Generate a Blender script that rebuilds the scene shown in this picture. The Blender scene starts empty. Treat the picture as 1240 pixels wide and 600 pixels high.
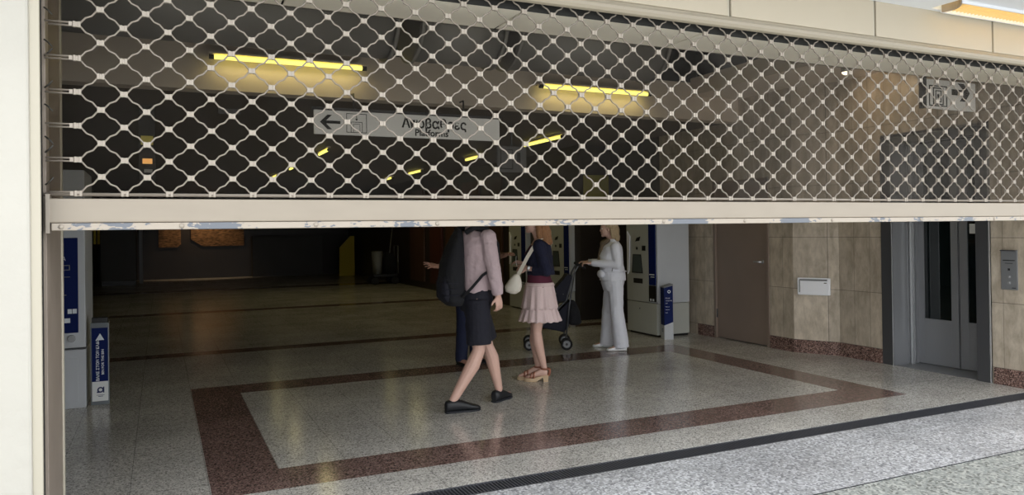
import bpy, bmesh, math, random
from mathutils import Vector, Matrix
random.seed(7)
C = bpy.context.scene
COL = C.collection
PI = math.pi

# ------------------------------------------------------------------ camera, light, exposure
EYE = 1.52
cam_d = bpy.data.cameras.new('camera'); cam = bpy.data.objects.new('camera', cam_d); COL.objects.link(cam)
C.camera = cam
yaw, pitch, roll = .436204, .0062338, -.0130732
F = Vector((math.sin(yaw) * math.cos(pitch), math.cos(yaw) * math.cos(pitch), math.sin(pitch)))
R0 = Vector((math.cos(yaw), -math.sin(yaw), 0)); U0 = R0.cross(F)
Rr = R0 * math.cos(roll) + U0 * math.sin(roll); Ur = U0 * math.cos(roll) - R0 * math.sin(roll)
M = Matrix((Rr, Ur, -F)).transposed().to_4x4(); M.translation = (0, 0, EYE)
cam.matrix_world = M
cam_d.sensor_fit = 'HORIZONTAL'; cam_d.sensor_width = 36.0
cam_d.lens = 914.0886 / 1240 * 36
cam_d.shift_x = 0; cam_d.shift_y = (272.886 - 300) / 1240
cam_d.clip_start = .05; cam_d.clip_end = 200

w = bpy.data.worlds.new('sky'); C.world = w; w.use_nodes = True
bg = w.node_tree.nodes['Background']
bg.inputs[0].default_value = (.95, .97, 1.0, 1); bg.inputs[1].default_value = 2.6
C.view_settings.view_transform = 'Standard'
C.view_settings.look = 'None'
C.view_settings.gamma = 1; C.view_settings.use_curve_mapping = False
C.view_settings.exposure = 0.0
TUBE = 2.6          # emission of the tube lights

# ------------------------------------------------------------------ materials
def srgb(c):
    return tuple(((v / 255 + .055) / 1.055) ** 2.4 if v > 10 else v / 255 / 12.92 for v in c) + (1,)
MATS = {}
def mat(name, c, rough=.5, metal=0, spec=.5, noise=0, nscale=8, bump=0, bscale=30, emit=0, c2=None, coat=0, stretch=None):
    m = bpy.data.materials.new(name); m.use_nodes = True; nt = m.node_tree
    b = nt.nodes['Principled BSDF']; col = srgb(c)
    b.inputs['Base Color'].default_value = col
    b.inputs['Roughness'].default_value = rough; b.inputs['Metallic'].default_value = metal
    b.inputs['Specular IOR Level'].default_value = spec
    if coat: b.inputs['Coat Weight'].default_value = coat
    if emit:
        b.inputs['Emission Color'].default_value = col; b.inputs['Emission Strength'].default_value = emit
    if noise or bump:
        tc = nt.nodes.new('ShaderNodeTexCoord'); src = tc.outputs['Object']
        if stretch:
            mp = nt.nodes.new('ShaderNodeMapping'); mp.inputs['Scale'].default_value = stretch
            nt.links.new(src, mp.inputs[0]); src = mp.outputs[0]
    if noise:
        n = nt.nodes.new('ShaderNodeTexNoise'); n.inputs['Scale'].default_value = nscale; n.inputs['Detail'].default_value = 6
        nt.links.new(src, n.inputs['Vector'])
        mx = nt.nodes.new('ShaderNodeMix'); mx.data_type = 'RGBA'
        cr = nt.nodes.new('ShaderNodeMapRange'); cr.inputs[1].default_value = .3; cr.inputs[2].default_value = .7
        nt.links.new(n.outputs[0], cr.inputs[0]); nt.links.new(cr.outputs[0], mx.inputs[0])
        lo = c2 and srgb(c2) or tuple(v * (1 - noise) for v in col[:3]) + (1,)
        mx.inputs[6].default_value = lo; mx.inputs[7].default_value = col
        nt.links.new(mx.outputs[2], b.inputs['Base Color'])
    if bump:
        n2 = nt.nodes.new('ShaderNodeTexNoise'); n2.inputs['Scale'].default_value = bscale
        nt.links.new(src, n2.inputs['Vector'])
        bp = nt.nodes.new('ShaderNodeBump'); bp.inputs['Strength'].default_value = bump; bp.inputs['Distance'].default_value = .02
        nt.links.new(n2.outputs[0], bp.inputs['Height']); nt.links.new(bp.outputs[0], b.inputs['Normal'])
    MATS[name] = m
    return m
def N(nt, t, **k):
    n = nt.nodes.new(t)
    for a, v in k.items(): setattr(n, a, v)
    return n
def math_node(nt, op, a, b=None, c=None):
    n = N(nt, 'ShaderNodeMath', operation=op)
    for i, v in enumerate((a, b, c)):
        if v is None: continue
        if isinstance(v, (int, float)): n.inputs[i].default_value = v
        else: nt.links.new(v, n.inputs[i])
    return n.outputs[0]
def mixc(nt, f, a, b):
    n = N(nt, 'ShaderNodeMix', data_type='RGBA')
    for i, v in ((0, f), (6, a), (7, b)):
        if isinstance(v, (int, float, tuple)): n.inputs[i].default_value = v
        else: nt.links.new(v, n.inputs[i])
    return n.outputs[2]
def line_mask(nt, v, pitch, off, half):          # 1 on the joint
    t = math_node(nt, 'SUBTRACT', v, off)
    t = math_node(nt, 'DIVIDE', t, pitch)
    t = math_node(nt, 'FRACT', t)
    t = math_node(nt, 'SUBTRACT', t, .5); t = math_node(nt, 'ABSOLUTE', t); t = math_node(nt, 'SUBTRACT', .5, t)
    return math_node(nt, 'LESS_THAN', t, half / pitch)
def terrazzo(name, c, cd, cl, rough, scale=260, joint=(.428, -.176, .428, .24), jc=.55, grit=1.0, spec=.5):
    m = bpy.data.materials.new(name); m.use_nodes = True; nt = m.node_tree; b = nt.nodes['Principled BSDF']
    g = N(nt, 'ShaderNodeNewGeometry'); pos = g.outputs['Position']
    v = N(nt, 'ShaderNodeTexVoronoi'); v.inputs['Scale'].default_value = scale * .45; nt.links.new(pos, v.inputs['Vector'])
    sp = N(nt, 'ShaderNodeSeparateColor'); nt.links.new(v.outputs['Color'], sp.inputs[0])
    dark = math_node(nt, 'LESS_THAN', sp.outputs[0], .28); light = math_node(nt, 'GREATER_THAN', sp.outputs[1], .72)
    base = mixc(nt, math_node(nt, 'MULTIPLY', dark, grit), srgb(c), srgb(cd))
    base = mixc(nt, math_node(nt, 'MULTIPLY', light, grit), base, srgb(cl))
    n = N(nt, 'ShaderNodeTexNoise'); n.inputs['Scale'].default_value = 1.3; n.inputs['Detail'].default_value = 5; nt.links.new(pos, n.inputs['Vector'])
    mr = N(nt, 'ShaderNodeMapRange'); mr.inputs[1].default_value = .35; mr.inputs[2].default_value = .65; mr.inputs[3].default_value = .84; mr.inputs[4].default_value = 1.06
    nt.links.new(n.outputs[0], mr.inputs[0])
    xyz = N(nt, 'ShaderNodeSeparateXYZ'); nt.links.new(pos, xyz.inputs[0])
    fac = mr.outputs[0]
    if joint:
        jx = line_mask(nt, xyz.outputs[0], joint[0], joint[1], .0022); jy = line_mask(nt, xyz.outputs[1], joint[2], joint[3], .0022)
        j = math_node(nt, 'MAXIMUM', jx, jy)
        j = math_node(nt, 'SUBTRACT', 1, math_node(nt, 'MULTIPLY', j, 1 - jc))
        fac = math_node(nt, 'MULTIPLY', fac, j)
        # tile to tile variation
        fx = math_node(nt, 'FLOOR', math_node(nt, 'DIVIDE', math_node(nt, 'SUBTRACT', xyz.outputs[0], joint[1]), joint[0]))
        fy = math_node(nt, 'FLOOR', math_node(nt, 'DIVIDE', math_node(nt, 'SUBTRACT', xyz.outputs[1], joint[3]), joint[2]))
        cb = N(nt, 'ShaderNodeCombineXYZ'); nt.links.new(fx, cb.inputs[0]); nt.links.new(fy, cb.inputs[1])
        wn = N(nt, 'ShaderNodeTexWhiteNoise', noise_dimensions='3D'); nt.links.new(cb.outputs[0], wn.inputs['Vector'])
        tv = math_node(nt, 'MULTIPLY_ADD', wn.outputs[0], .10, .95)
        fac = math_node(nt, 'MULTIPLY', fac, tv)
    vm = N(nt, 'ShaderNodeVectorMath', operation='SCALE'); nt.links.new(base, vm.inputs[0]); nt.links.new(fac, vm.inputs['Scale'])
    nt.links.new(vm.outputs[0], b.inputs['Base Color'])
    rr = N(nt, 'ShaderNodeMapRange'); rr.inputs[3].default_value = rough * .75; rr.inputs[4].default_value = rough * 1.3
    nt.links.new(n.outputs[0], rr.inputs[0]); nt.links.new(rr.outputs[0], b.inputs['Roughness'])
    b.inputs['Specular IOR Level'].default_value = spec
    MATS[name] = m; return m
def stone_tile(name, c, c2, axis, pu, ou, pz=.615, oz=.155, rough=.35):
    m = bpy.data.materials.new(name); m.use_nodes = True; nt = m.node_tree; b = nt.nodes['Principled BSDF']
    g = N(nt, 'ShaderNodeNewGeometry'); pos = g.outputs['Position']
    xyz = N(nt, 'ShaderNodeSeparateXYZ'); nt.links.new(pos, xyz.inputs[0])
    mp = N(nt, 'ShaderNodeMapping'); mp.inputs['Scale'].default_value = (3, 3, 1.3); nt.links.new(pos, mp.inputs[0])
    n = N(nt, 'ShaderNodeTexNoise'); n.inputs['Scale'].default_value = 3.5; n.inputs['Detail'].default_value = 9; n.inputs['Roughness'].default_value = .65
    n.inputs['Distortion'].default_value = .25
    nt.links.new(mp.outputs[0], n.inputs['Vector'])
    mr = N(nt, 'ShaderNodeMapRange'); mr.inputs[1].default_value = .35; mr.inputs[2].default_value = .65; nt.links.new(n.outputs[0], mr.inputs[0])
    base = mixc(nt, mr.outputs[0], srgb(c2), srgb(c))
    u = xyz.outputs[axis]
    j = math_node(nt, 'MAXIMUM', line_mask(nt, u, pu, ou, .002), line_mask(nt, xyz.outputs[2], pz, oz, .003))
    fu = math_node(nt, 'FLOOR', math_node(nt, 'DIVIDE', math_node(nt, 'SUBTRACT', u, ou), pu))
    fz = math_node(nt, 'FLOOR', math_node(nt, 'DIVIDE', math_node(nt, 'SUBTRACT', xyz.outputs[2], oz), pz))
    cb = N(nt, 'ShaderNodeCombineXYZ'); nt.links.new(fu, cb.inputs[0]); nt.links.new(fz, cb.inputs[1])
    wn = N(nt, 'ShaderNodeTexWhiteNoise', noise_dimensions='3D'); nt.links.new(cb.outputs[0], wn.inputs['Vector'])
    fac = math_node(nt, 'MULTIPLY', math_node(nt, 'MULTIPLY_ADD', wn.outputs[0], .16, .92), math_node(nt, 'SUBTRACT', 1, math_node(nt, 'MULTIPLY', j, .6)))
    vm = N(nt, 'ShaderNodeVectorMath', operation='SCALE'); nt.links.new(base, vm.inputs[0]); nt.links.new(fac, vm.inputs['Scale'])
    nt.links.new(vm.outputs[0], b.inputs['Base Color']); b.inputs['Roughness'].default_value = rough
    MATS[name] = m; return m

terrazzo('terrazzo', (200, 197, 190), (150, 147, 142), (228, 225, 218), .17)
terrazzo('granite_near', (180, 181, 183), (134, 135, 139), (220, 221, 224), .45, scale=170, joint=(.9, .3, .9, .24))
terrazzo('pavement', (160, 164, 160), (116, 118, 114), (196, 198, 192), .6, scale=150, joint=None)
terrazzo('paving_bounce', (216, 214, 204), (190, 188, 180), (232, 230, 222), .6, scale=150, joint=(.6, .3, .6, .24))  # paler unseen paving, added to bounce more light up onto the soffit
terrazzo('granite_red', (124, 101, 95), (78, 63, 60), (156, 132, 124), .15, scale=240, jc=1.25)
terrazzo('granite_skirt', (112, 88, 80), (58, 46, 44), (160, 132, 122), .25, scale=240, joint=None)
stone_tile('stone_y', (206, 194, 176), (166, 154, 136), 1, .21, .29)
stone_tile('stone_x', (214, 202, 184), (172, 160, 142), 0, .26, .1)
mat('plaster_white', (188, 185, 176), .6, noise=.06, nscale=3, bump=.15, bscale=25)
mat('cream_trim', (182, 176, 160), .4)
mat('jamb_metal', (150, 138, 126), .5, noise=.12, nscale=6)
mat('slot_dark', (34, 34, 32), .8)
mat('fascia', (187, 177, 158), .45, noise=.05, nscale=2)
mat('lip', (158, 149, 132), .35)
mat('soffit', (248, 242, 226), .5, noise=.06, nscale=3)
mat('canopy', (226, 230, 236), .5)
mat('bar_paint', (156, 146, 132), .42, noise=.06, nscale=5, stretch=(1, 1, 3))
mat('wire', (140, 131, 120), .4, noise=.15, nscale=14)
mat('clip', (160, 151, 139), .38, metal=.2)
mat('steel', (150, 152, 155), .38, metal=.35, noise=.06, nscale=2, stretch=(1, 1, .2))
mat('steel_dark', (88, 89, 92), .35, metal=.4)
mat('steel_line', (208, 210, 212), .25, metal=.6)
mat('door_glass', (14, 22, 22), .06, spec=.6)
mat('brown_door', (142, 126, 115), .45, noise=.08, nscale=3)
mat('machine_grey', (196, 200, 204), .42, noise=.05, nscale=3)
mat('machine_cream', (184, 186, 178), .42, noise=.05, nscale=3)
mat('machine_blue', (10, 28, 84), .5, spec=.12)
mat('black', (16, 16, 17), .4)
mat('rubber', (22, 22, 24), .75)
mat('screen', (86, 94, 92), .12)
mat('white', (246, 248, 252), .35)
mat('letter_white', (226, 232, 238), .5)
mat('letter_black', (18, 18, 18), .5)
mat('sign_white', (222, 224, 222), .4)
mat('sign_brightened', (222, 224, 222), .4, emit=.26)  # sign white plus a slight emission, added to brighten the boards
mat('logo_navy', (18, 34, 84), .4)
mat('clear_frame', (126, 132, 136), .2, metal=.3)
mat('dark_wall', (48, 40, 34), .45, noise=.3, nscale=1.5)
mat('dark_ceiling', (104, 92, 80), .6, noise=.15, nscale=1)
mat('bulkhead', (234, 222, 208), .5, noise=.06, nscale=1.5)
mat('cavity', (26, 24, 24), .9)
mat('duct', (150, 150, 148), .45, metal=.3)
mat('wood', (86, 58, 40), .4, noise=.35, nscale=3, stretch=(4, 4, .4))
mat('wood_red', (84, 42, 34), .4, noise=.35, nscale=3, stretch=(4, 4, .4))
mat('yellow', (214, 190, 40), .5)
mat('kiosk_dark', (62, 60, 56), .5, noise=.15, nscale=2)
mat('grate', (92, 94, 100), .45, metal=.4)
mat('grate_dark', (30, 31, 34), .8)
mat('tube_light', (255, 248, 126), .4, emit=TUBE)
mat('louvre_glow', (255, 222, 140), .4, emit=2.6)
mat('louvre', (240, 222, 176), .35)
mat('spot_bulb', (255, 238, 205), .4, emit=4)
mat('amber', (255, 190, 110), .4, emit=1.0)
mat('label_yellow', (226, 214, 110), .5, emit=.12)
mat('hub_grey', (120, 122, 124), .4)
# people
mat('skin', (206, 168, 152), .5, noise=.05, nscale=30)
mat('skin_tan', (176, 134, 116), .5, noise=.05, nscale=30)
mat('shirt_pink', (188, 168, 172), .8, noise=.08, nscale=20, bump=.2, bscale=40)
mat('navy', (21, 22, 34), .85, bump=.3, bscale=30)
mat('navy_cardigan', (20, 23, 48), .9, bump=.3, bscale=60)
mat('navy_trouser', (22, 30, 58), .85, bump=.3, bscale=20)
mat('black_cloth', (18, 19, 24), .9, bump=.3, bscale=40)
mat('black_shoe', (22, 24, 28), .5)
mat('shoe_sole', (36, 38, 44), .6)
mat('wine', (84, 26, 48), .85)
mat('skirt_pink', (214, 192, 190), .85, bump=.2, bscale=50)
mat('cream_leather', (226, 220, 206), .5)
mat('tan_leather', (146, 92, 70), .5)
mat('cork', (196, 170, 138), .7)
mat('blonde', (168, 120, 80), .55, noise=.4, nscale=26, stretch=(5, 5, .5), bump=.6, bscale=60)
mat('blonde_light', (200, 176, 140), .55, noise=.35, nscale=26, stretch=(5, 5, .5), bump=.6, bscale=60)
mat('hair_dark', (54, 40, 32), .5, noise=.4, nscale=30, bump=.5, bscale=60)
mat('white_cloth', (224, 226, 234), .85, bump=.25, bscale=30)
mat('scarf', (128, 112, 92), .85, noise=.4, nscale=30)
mat('stroller_navy', (20, 22, 38), .8, bump=.2, bscale=30)
mat('blanket', (132, 122, 104), .9, noise=.5, nscale=26)
mat('lips', (170, 92, 86), .5)
mat('eye_white', (232, 230, 226), .3)
mat('metal_pole', (84, 86, 90), .4, metal=.4)

def chipped():
    m = mat('bar_lip', (178, 168, 154), .42); nt = m.node_tree; b = nt.nodes['Principled BSDF']
    g = N(nt, 'ShaderNodeNewGeometry'); xyz = N(nt, 'ShaderNodeSeparateXYZ'); nt.links.new(g.outputs['Position'], xyz.inputs[0])
    big = N(nt, 'ShaderNodeTexNoise'); big.noise_dimensions = '1D'; big.inputs['Scale'].default_value = 2.3; big.inputs['Detail'].default_value = 3
    nt.links.new(math_node(nt, 'ADD', xyz.outputs[0], 3.1), big.inputs['W'])
    mp = N(nt, 'ShaderNodeMapping'); mp.inputs['Scale'].default_value = (32, 32, 70); nt.links.new(g.outputs['Position'], mp.inputs[0])
    fine = N(nt, 'ShaderNodeTexNoise'); fine.inputs['Scale'].default_value = 1; fine.inputs['Detail'].default_value = 5; nt.links.new(mp.outputs[0], fine.inputs['Vector'])
    s = math_node(nt, 'ADD', math_node(nt, 'MULTIPLY', big.outputs[0], 1.5), fine.outputs[0])
    k = math_node(nt, 'GREATER_THAN', s, 1.36)
    nt.links.new(mixc(nt, k, srgb((170, 160, 147)), srgb((108, 113, 121))), b.inputs['Base Color'])
chipped()

def glass_mat():
    m = bpy.data.materials.new('dusty_glass'); m.use_nodes = True; nt = m.node_tree; nt.nodes.clear()
    o = N(nt, 'ShaderNodeOutputMaterial'); t = N(nt, 'ShaderNodeBsdfTransparent'); t.inputs[0].default_value = (.76, .74, .71, 1)
    gl = N(nt, 'ShaderNodeBsdfGlossy'); gl.inputs['Roughness'].default_value = .4; gl.inputs[0].default_value = (.9, .88, .86, 1)
    df = N(nt, 'ShaderNodeBsdfDiffuse'); df.inputs[0].default_value = (.3, .28, .26, 1)
    fr = N(nt, 'ShaderNodeFresnel'); fr.inputs[0].default_value = 1.5
    n = N(nt, 'ShaderNodeTexNoise'); n.inputs['Scale'].default_value = 1.6; n.inputs['Detail'].default_value = 6
    tc = N(nt, 'ShaderNodeTexCoord'); nt.links.new(tc.outputs['Object'], n.inputs['Vector'])
    mr = N(nt, 'ShaderNodeMapRange'); mr.inputs[1].default_value = .35; mr.inputs[2].default_value = .7; mr.inputs[3].default_value = .012; mr.inputs[4].default_value = .022
    nt.links.new(n.outputs[0], mr.inputs[0])
    m1 = N(nt, 'ShaderNodeMixShader'); nt.links.new(mr.outputs[0], m1.inputs[0]); nt.links.new(t.outputs[0], m1.inputs[1]); nt.links.new(df.outputs[0], m1.inputs[2])
    m2 = N(nt, 'ShaderNodeMixShader'); nt.links.new(math_node(nt, 'MULTIPLY', fr.outputs[0], .035), m2.inputs[0]); nt.links.new(m1.outputs[0], m2.inputs[1]); nt.links.new(gl.outputs[0], m2.inputs[2])
    nt.links.new(m2.outputs[0], o.inputs[0]); MATS['dusty_glass'] = m
glass_mat()

# ------------------------------------------------------------------ mesh collector
def V(*a): return Vector(a)
class MB:
    def __init__(s): s.v = []; s.f = []; s.sm = []; s.mi = []; s.cur = 0
    def add(s, vs, fs, smooth=False):
        o = len(s.v); s.v += [Vector(x) for x in vs]
        for f in fs: s.f.append([i + o for i in f]); s.sm.append(smooth); s.mi.append(s.cur)
        return s
    def slot(s, i): s.cur = i; return s
    def box(s, a, b):
        (x0, y0, z0), (x1, y1, z1) = a, b
        return s.add([(x0, y0, z0), (x1, y0, z0), (x1, y1, z0), (x0, y1, z0), (x0, y0, z1), (x1, y0, z1), (x1, y1, z1), (x0, y1, z1)],
              [(0, 3, 2, 1), (4, 5, 6, 7), (0, 1, 5, 4), (1, 2, 6, 5), (2, 3, 7, 6), (3, 0, 4, 7)])
    def rings(s, rings, caps=True, smooth=True, closed=True):
        n = len(rings[0]); vs = [p for r in rings for p in r]; fs = []
        for i in range(len(rings) - 1):
            for j in range(n if closed else n - 1):
                k = (j + 1) % n
                fs.append((i * n + j, i * n + k, (i + 1) * n + k, (i + 1) * n + j))
        s.add(vs, fs, smooth)
        if caps and closed:
            o = len(s.v) - len(vs)
            s.f.append([o + j for j in range(n)][::-1]); s.sm.append(False); s.mi.append(s.cur)
            s.f.append([o + (len(rings) - 1) * n + j for j in range(n)]); s.sm.append(False); s.mi.append(s.cur)
        return s
    def tube(s, pts, r, n=8, smooth=True, r2=None):
        pts = [Vector(p) for p in pts]; rs = r if isinstance(r, (list, tuple)) else [r] * len(pts)
        rings = []; prev = None
        for i, p in enumerate(pts):
            t = (pts[min(i + 1, len(pts) - 1)] - pts[max(i - 1, 0)]).normalized()
            if prev is None:
                up = Vector((0, 0, 1)) if abs(t.z) < .9 else Vector((0, 1, 0))
                a = t.cross(up).normalized()
            else:
                a = (prev - t * prev.dot(t)).normalized()
            prev = a; b = t.cross(a)
            rings.append([p + (a * math.cos(2 * PI * k / n) + b * math.sin(2 * PI * k / n)) * rs[i] for k in range(n)])
        return s.rings(rings, True, smooth)
    def cyl(s, a, b, r, r2=None, n=16): return s.tube([a, b], [r, r if r2 is None else r2], n)
    def ell(s, c, rad, n=14, m=9, rot=None):
        c = Vector(c); vs = []; fs = []
        for i in range(1, m):
            th = PI * i / m
            for j in range(n):
                ph = 2 * PI * j / n
                vs.append(Vector((rad[0] * math.sin(th) * math.cos(ph), rad[1] * math.sin(th) * math.sin(ph), rad[2] * math.cos(th))))
        vs += [Vector((0, 0, rad[2])), Vector((0, 0, -rad[2]))]
        T, B = len(vs) - 2, len(vs) - 1
        for i in range(m - 2):
            for j in range(n):
                k = (j + 1) % n; fs.append((i * n + j, (i + 1) * n + j, (i + 1) * n + k, i * n + k))
        for j in range(n):
            k = (j + 1) % n; fs.append((T, j, k)); fs.append((B, (m - 2) * n + k, (m - 2) * n + j))
        if rot: vs = [rot @ v for v in vs]
        return s.add([v + c for v in vs], fs, True)
    def cap(s, a, ra, b, rb):                     # tapered capsule
        s.tube([a, b], [ra, rb], 12); s.ell(a, (ra,) * 3, 12, 8); s.ell(b, (rb,) * 3, 12, 8); return s
    def oval(s, rows, n=24, sup=2.0, caps=True):  # rows: (cx, cy, z, rx, ry)
        rg = []
        for (cx, cy, z, rx, ry) in rows:
            ring = []
            for k in range(n):
                a = 2 * PI * k / n; ca, sa = math.cos(a), math.sin(a)
                ring.append(Vector((cx + rx * math.copysign(abs(ca) ** (2 / sup), ca), cy + ry * math.copysign(abs(sa) ** (2 / sup), sa), z)))
            rg.append(ring)
        return s.rings(rg, caps)
    def prism(s, poly, fn, t0, t1):               # poly 2-D list, fn(u, v, t) -> point
        n = len(poly); vs = [fn(u, v, t0) for u, v in poly] + [fn(u, v, t1) for u, v in poly]
        fs = [list(range(n))[::-1], [n + i for i in range(n)]] + [(i, (i + 1) % n, n + (i + 1) % n, n + i) for i in range(n)]
        return s.add(vs, fs)
    def build(s, name, mats, parent=None, local=False, bevel=0, mods=None):
        me = bpy.data.meshes.new(name)
        vs = s.v
        if parent is not None and not local:
            inv = parent.matrix_basis.inverted()
            p = parent.parent
            while p is not None: inv = inv @ p.matrix_basis.inverted(); p = p.parent
            vs = [inv @ v for v in vs]
        me.from_pydata([tuple(v) for v in vs], [], s.f)
        for m in (mats if isinstance(mats, (list, tuple)) else [mats]): me.materials.append(MATS[m])
        me.polygons.foreach_set('use_smooth', s.sm); me.polygons.foreach_set('material_index', s.mi)
        bm = bmesh.new(); bm.from_mesh(me); bmesh.ops.recalc_face_normals(bm, faces=bm.faces); bm.to_mesh(me); bm.free()
        o = bpy.data.objects.new(name, me); COL.objects.link(o)
        if parent is not None: o.parent = parent
        if bevel:
            md = o.modifiers.new('bevel', 'BEVEL'); md.width = bevel; md.segments = 2; md.limit_method = 'ANGLE'
        return o
    def organic(s, name, m, parent, voxel=.008, smooth=4, wrinkle=0, wscale=.12):
        o = s.build(name, m, parent, local=True)
        md = o.modifiers.new('r', 'REMESH'); md.mode = 'VOXEL'; md.voxel_size = voxel; md.use_smooth_shade = True
        sm = o.modifiers.new('s', 'SMOOTH'); sm.factor = .5; sm.iterations = smooth
        if wrinkle:
            tx = bpy.data.textures.new('folds', 'CLOUDS'); tx.noise_scale = wscale; tx.noise_depth = 2
            dm = o.modifiers.new('d', 'DISPLACE'); dm.texture = tx; dm.strength = wrinkle; dm.mid_level = .5
        dg = bpy.context.evaluated_depsgraph_get(); dg.update()
        me = bpy.data.meshes.new_from_object(o.evaluated_get(dg))
        o.modifiers.clear(); old = o.data; o.data = me; bpy.data.meshes.remove(old); me.name = name
        me.materials.clear(); me.materials.append(MATS[m])
        me.polygons.foreach_set('use_smooth', [True] * len(me.polygons))
        me.polygons.foreach_set('material_index', [0] * len(me.polygons))
        return o
def thing(name, label, cat, loc=(0, 0, 0), rz=0, group=None):
    o = bpy.data.objects.new(name, None); COL.objects.link(o)
    o.matrix_basis = Matrix.Translation(loc) @ Matrix.Rotation(rz, 4, 'Z'); o.empty_display_size = .1
    return tag(o, label, cat, group)
def tag(o, label, cat, group=None, kind=None):
    o['label'] = label; o['category'] = cat
    if group: o['group'] = group
    if kind: o['kind'] = kind
    return o
def struct(o): o['kind'] = 'structure'; return o
def copy_tree(o, parent=None):
    c = o.copy(); COL.objects.link(c)
    if parent is not None: c.parent = parent
    for ch in [x for x in bpy.data.objects if x.parent == o]: copy_tree(ch, c)
    return c
def text(name, s, size, origin, ux, uy, m, parent, squash=1.0, depth=.0015, bold=0.0):
    cu = bpy.data.curves.new(name, 'FONT'); cu.body = s; cu.size = size; cu.extrude = depth; cu.offset = bold; cu.resolution_u = 3
    tmp = bpy.data.objects.new(name, cu); COL.objects.link(tmp)
    dg = bpy.context.evaluated_depsgraph_get(); dg.update()
    me = bpy.data.meshes.new_from_object(tmp.evaluated_get(dg)); bpy.data.objects.remove(tmp)
    ux = Vector(ux).normalized(); uy = Vector(uy).normalized(); un = ux.cross(uy)
    mb = MB(); mb.add([Vector(origin) + ux * v.co.x * squash + uy * v.co.y + un * v.co.z for v in me.vertices], [list(p.vertices) for p in me.polygons])
    return mb.build(name, m, parent)
def one(name, mats, label, cat, group=None, **k):
    pass

# ------------------------------------------------------------------ the setting: floor
XL, XR, YB = -1.85, 7.18, 28.0
mb = MB()
def rect(x0, x1, y0, y1, i, z=0):
    mb.slot(i); mb.add([(x0, y0, z), (x1, y0, z), (x1, y1, z), (x0, y1, z)], [(0, 1, 2, 3)])
xa, xb, xc, xd = .258, .677, 5.66, 6.05
ya, yb, yc, yd = 4.65, 5.06, 7.62, 8.04
rect(XL, 9, 4.22, ya, 0); rect(XL, xa, ya, yd, 0); rect(xd, 9, ya, yd, 0); rect(xb, xc, yb, yc, 0)
rect(xa, xd, ya, yb, 1); rect(xa, xd, yc, yd, 1); rect(xa, xb, yb, yc, 1); rect(xc, xd, yb, yc, 1)
rect(XL, 9, yd, 10.22, 0); rect(XL, 9, 10.22, 10.54, 1); rect(XL, 9, 10.54, 15.6, 0); rect(XL, 9, 15.6, 16.0, 1); rect(XL, 9, 16.0, 21.6, 0)
rect(XL, 9, 21.6, 22.3, 1); rect(XL, 9, 22.3, 30, 0)
rect(-3, 9, 3.165, 4.04, 2)
mb.slot(0); mb.add([(-3, 4.22, 0), (9, 4.22, 0), (9, 4.22, -.08), (-3, 4.22, -.08)], [(0, 1, 2, 3)])
mb.slot(2); mb.add([(-3, 4.04, 0), (9, 4.04, 0), (9, 4.04, -.08), (-3, 4.04, -.08)], [(0, 1, 2, 3)])
mb.slot(3); mb.add([(-3, 3.165, 0), (9, 3.165, 0), (9, 3.165, -.05), (-3, 3.165, -.05)], [(0, 1, 2, 3)])
mb.slot(3); mb.add([(-3, 4.04, -.08), (9, 4.04, -.08), (9, 4.22, -.08), (-3, 4.22, -.08)], [(0, 1, 2, 3)])
struct(mb.build('floor', ['terrazzo', 'granite_red', 'granite_near', 'grate_dark']))
mb = MB(); mb.add([(-14, 2.5, -.006), (22, 2.5, -.006), (22, 3.2, -.006), (-14, 3.2, -.006)], [(0, 1, 2, 3)])
mb.slot(1); mb.add([(-14, -18, -.006), (22, -18, -.006), (22, 2.5, -.006), (-14, 2.5, -.006)], [(0, 1, 2, 3)])  # unseen bounce zone, paler than the pavement to light the soffit
struct(mb.build('floor_outside', ['pavement', 'paving_bounce']))
g = thing('drain_grate', 'dark grey slotted drain grate running across the entrance floor', 'drain', (3.0, 4.13, 0))
mb = MB()
for k in range(0, 460):
    x = -2.0 + k * .022
    mb.box((x, 4.052, -.02), (x + .009, 4.208, -.002))
mb.build('slats', 'grate', g)
mb = MB(); mb.box((-2, 4.042, -.03), (8.2, 4.056, -.001)); mb.box((-2, 4.204, -.03), (8.2, 4.218, -.001)); mb.build('edge_frame', 'grate', g)

# walls
def wall_box(name, a, b, m, **k): return struct(MB().box(a, b).build(name, m, **k))
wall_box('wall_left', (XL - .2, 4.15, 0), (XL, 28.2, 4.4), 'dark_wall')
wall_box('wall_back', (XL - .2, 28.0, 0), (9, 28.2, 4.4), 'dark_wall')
# right wall with the chamfered pier; elevator opening y 4.66-5.78
def poly_wall(name, poly, z0, z1, m):
    return struct(MB().prism(poly, lambda u, v, t: (u, v, t), z0, z1).build(name, m))
rp1 = [(7.5, 6.38), (7.18, 6.38), (7.18, 5.79), (7.5, 5.79)]
pw = MB(); f3 = lambda u, v, t: (u, v, t)
pw.prism(rp1, f3, 0, 3.3)                                          # beside the elevator
pw.prism([(7.18, 3.72), (7.5, 3.72), (7.5, 4.65), (7.18, 4.65)], f3, 0, 3.3)
pw.prism([(7.18, 4.65), (7.5, 4.65), (7.5, 5.79), (7.18, 5.79)], f3, 2.42, 3.3)
pw.prism([(6.93, 6.84), (7.5, 6.84), (7.5, 7.26), (6.93, 7.26)], f3, 0, 3.3)
pw.prism([(6.93, 7.26), (7.5, 7.26), (7.5, 8.25), (6.93, 8.25)], f3, 2.12, 3.3)
pw.prism([(6.93, 8.25), (7.5, 8.25), (7.5, 9.5), (6.93, 9.5)], f3, 0, 3.3)
struct(pw.build('wall_right', 'stone_y'))
struct(MB().prism([(6.93, 6.84), (7.18, 6.38), (7.5, 6.38), (7.5, 6.84)], f3, 0, 3.3).build('wall_right_chamfer', 'stone_x'))
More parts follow.
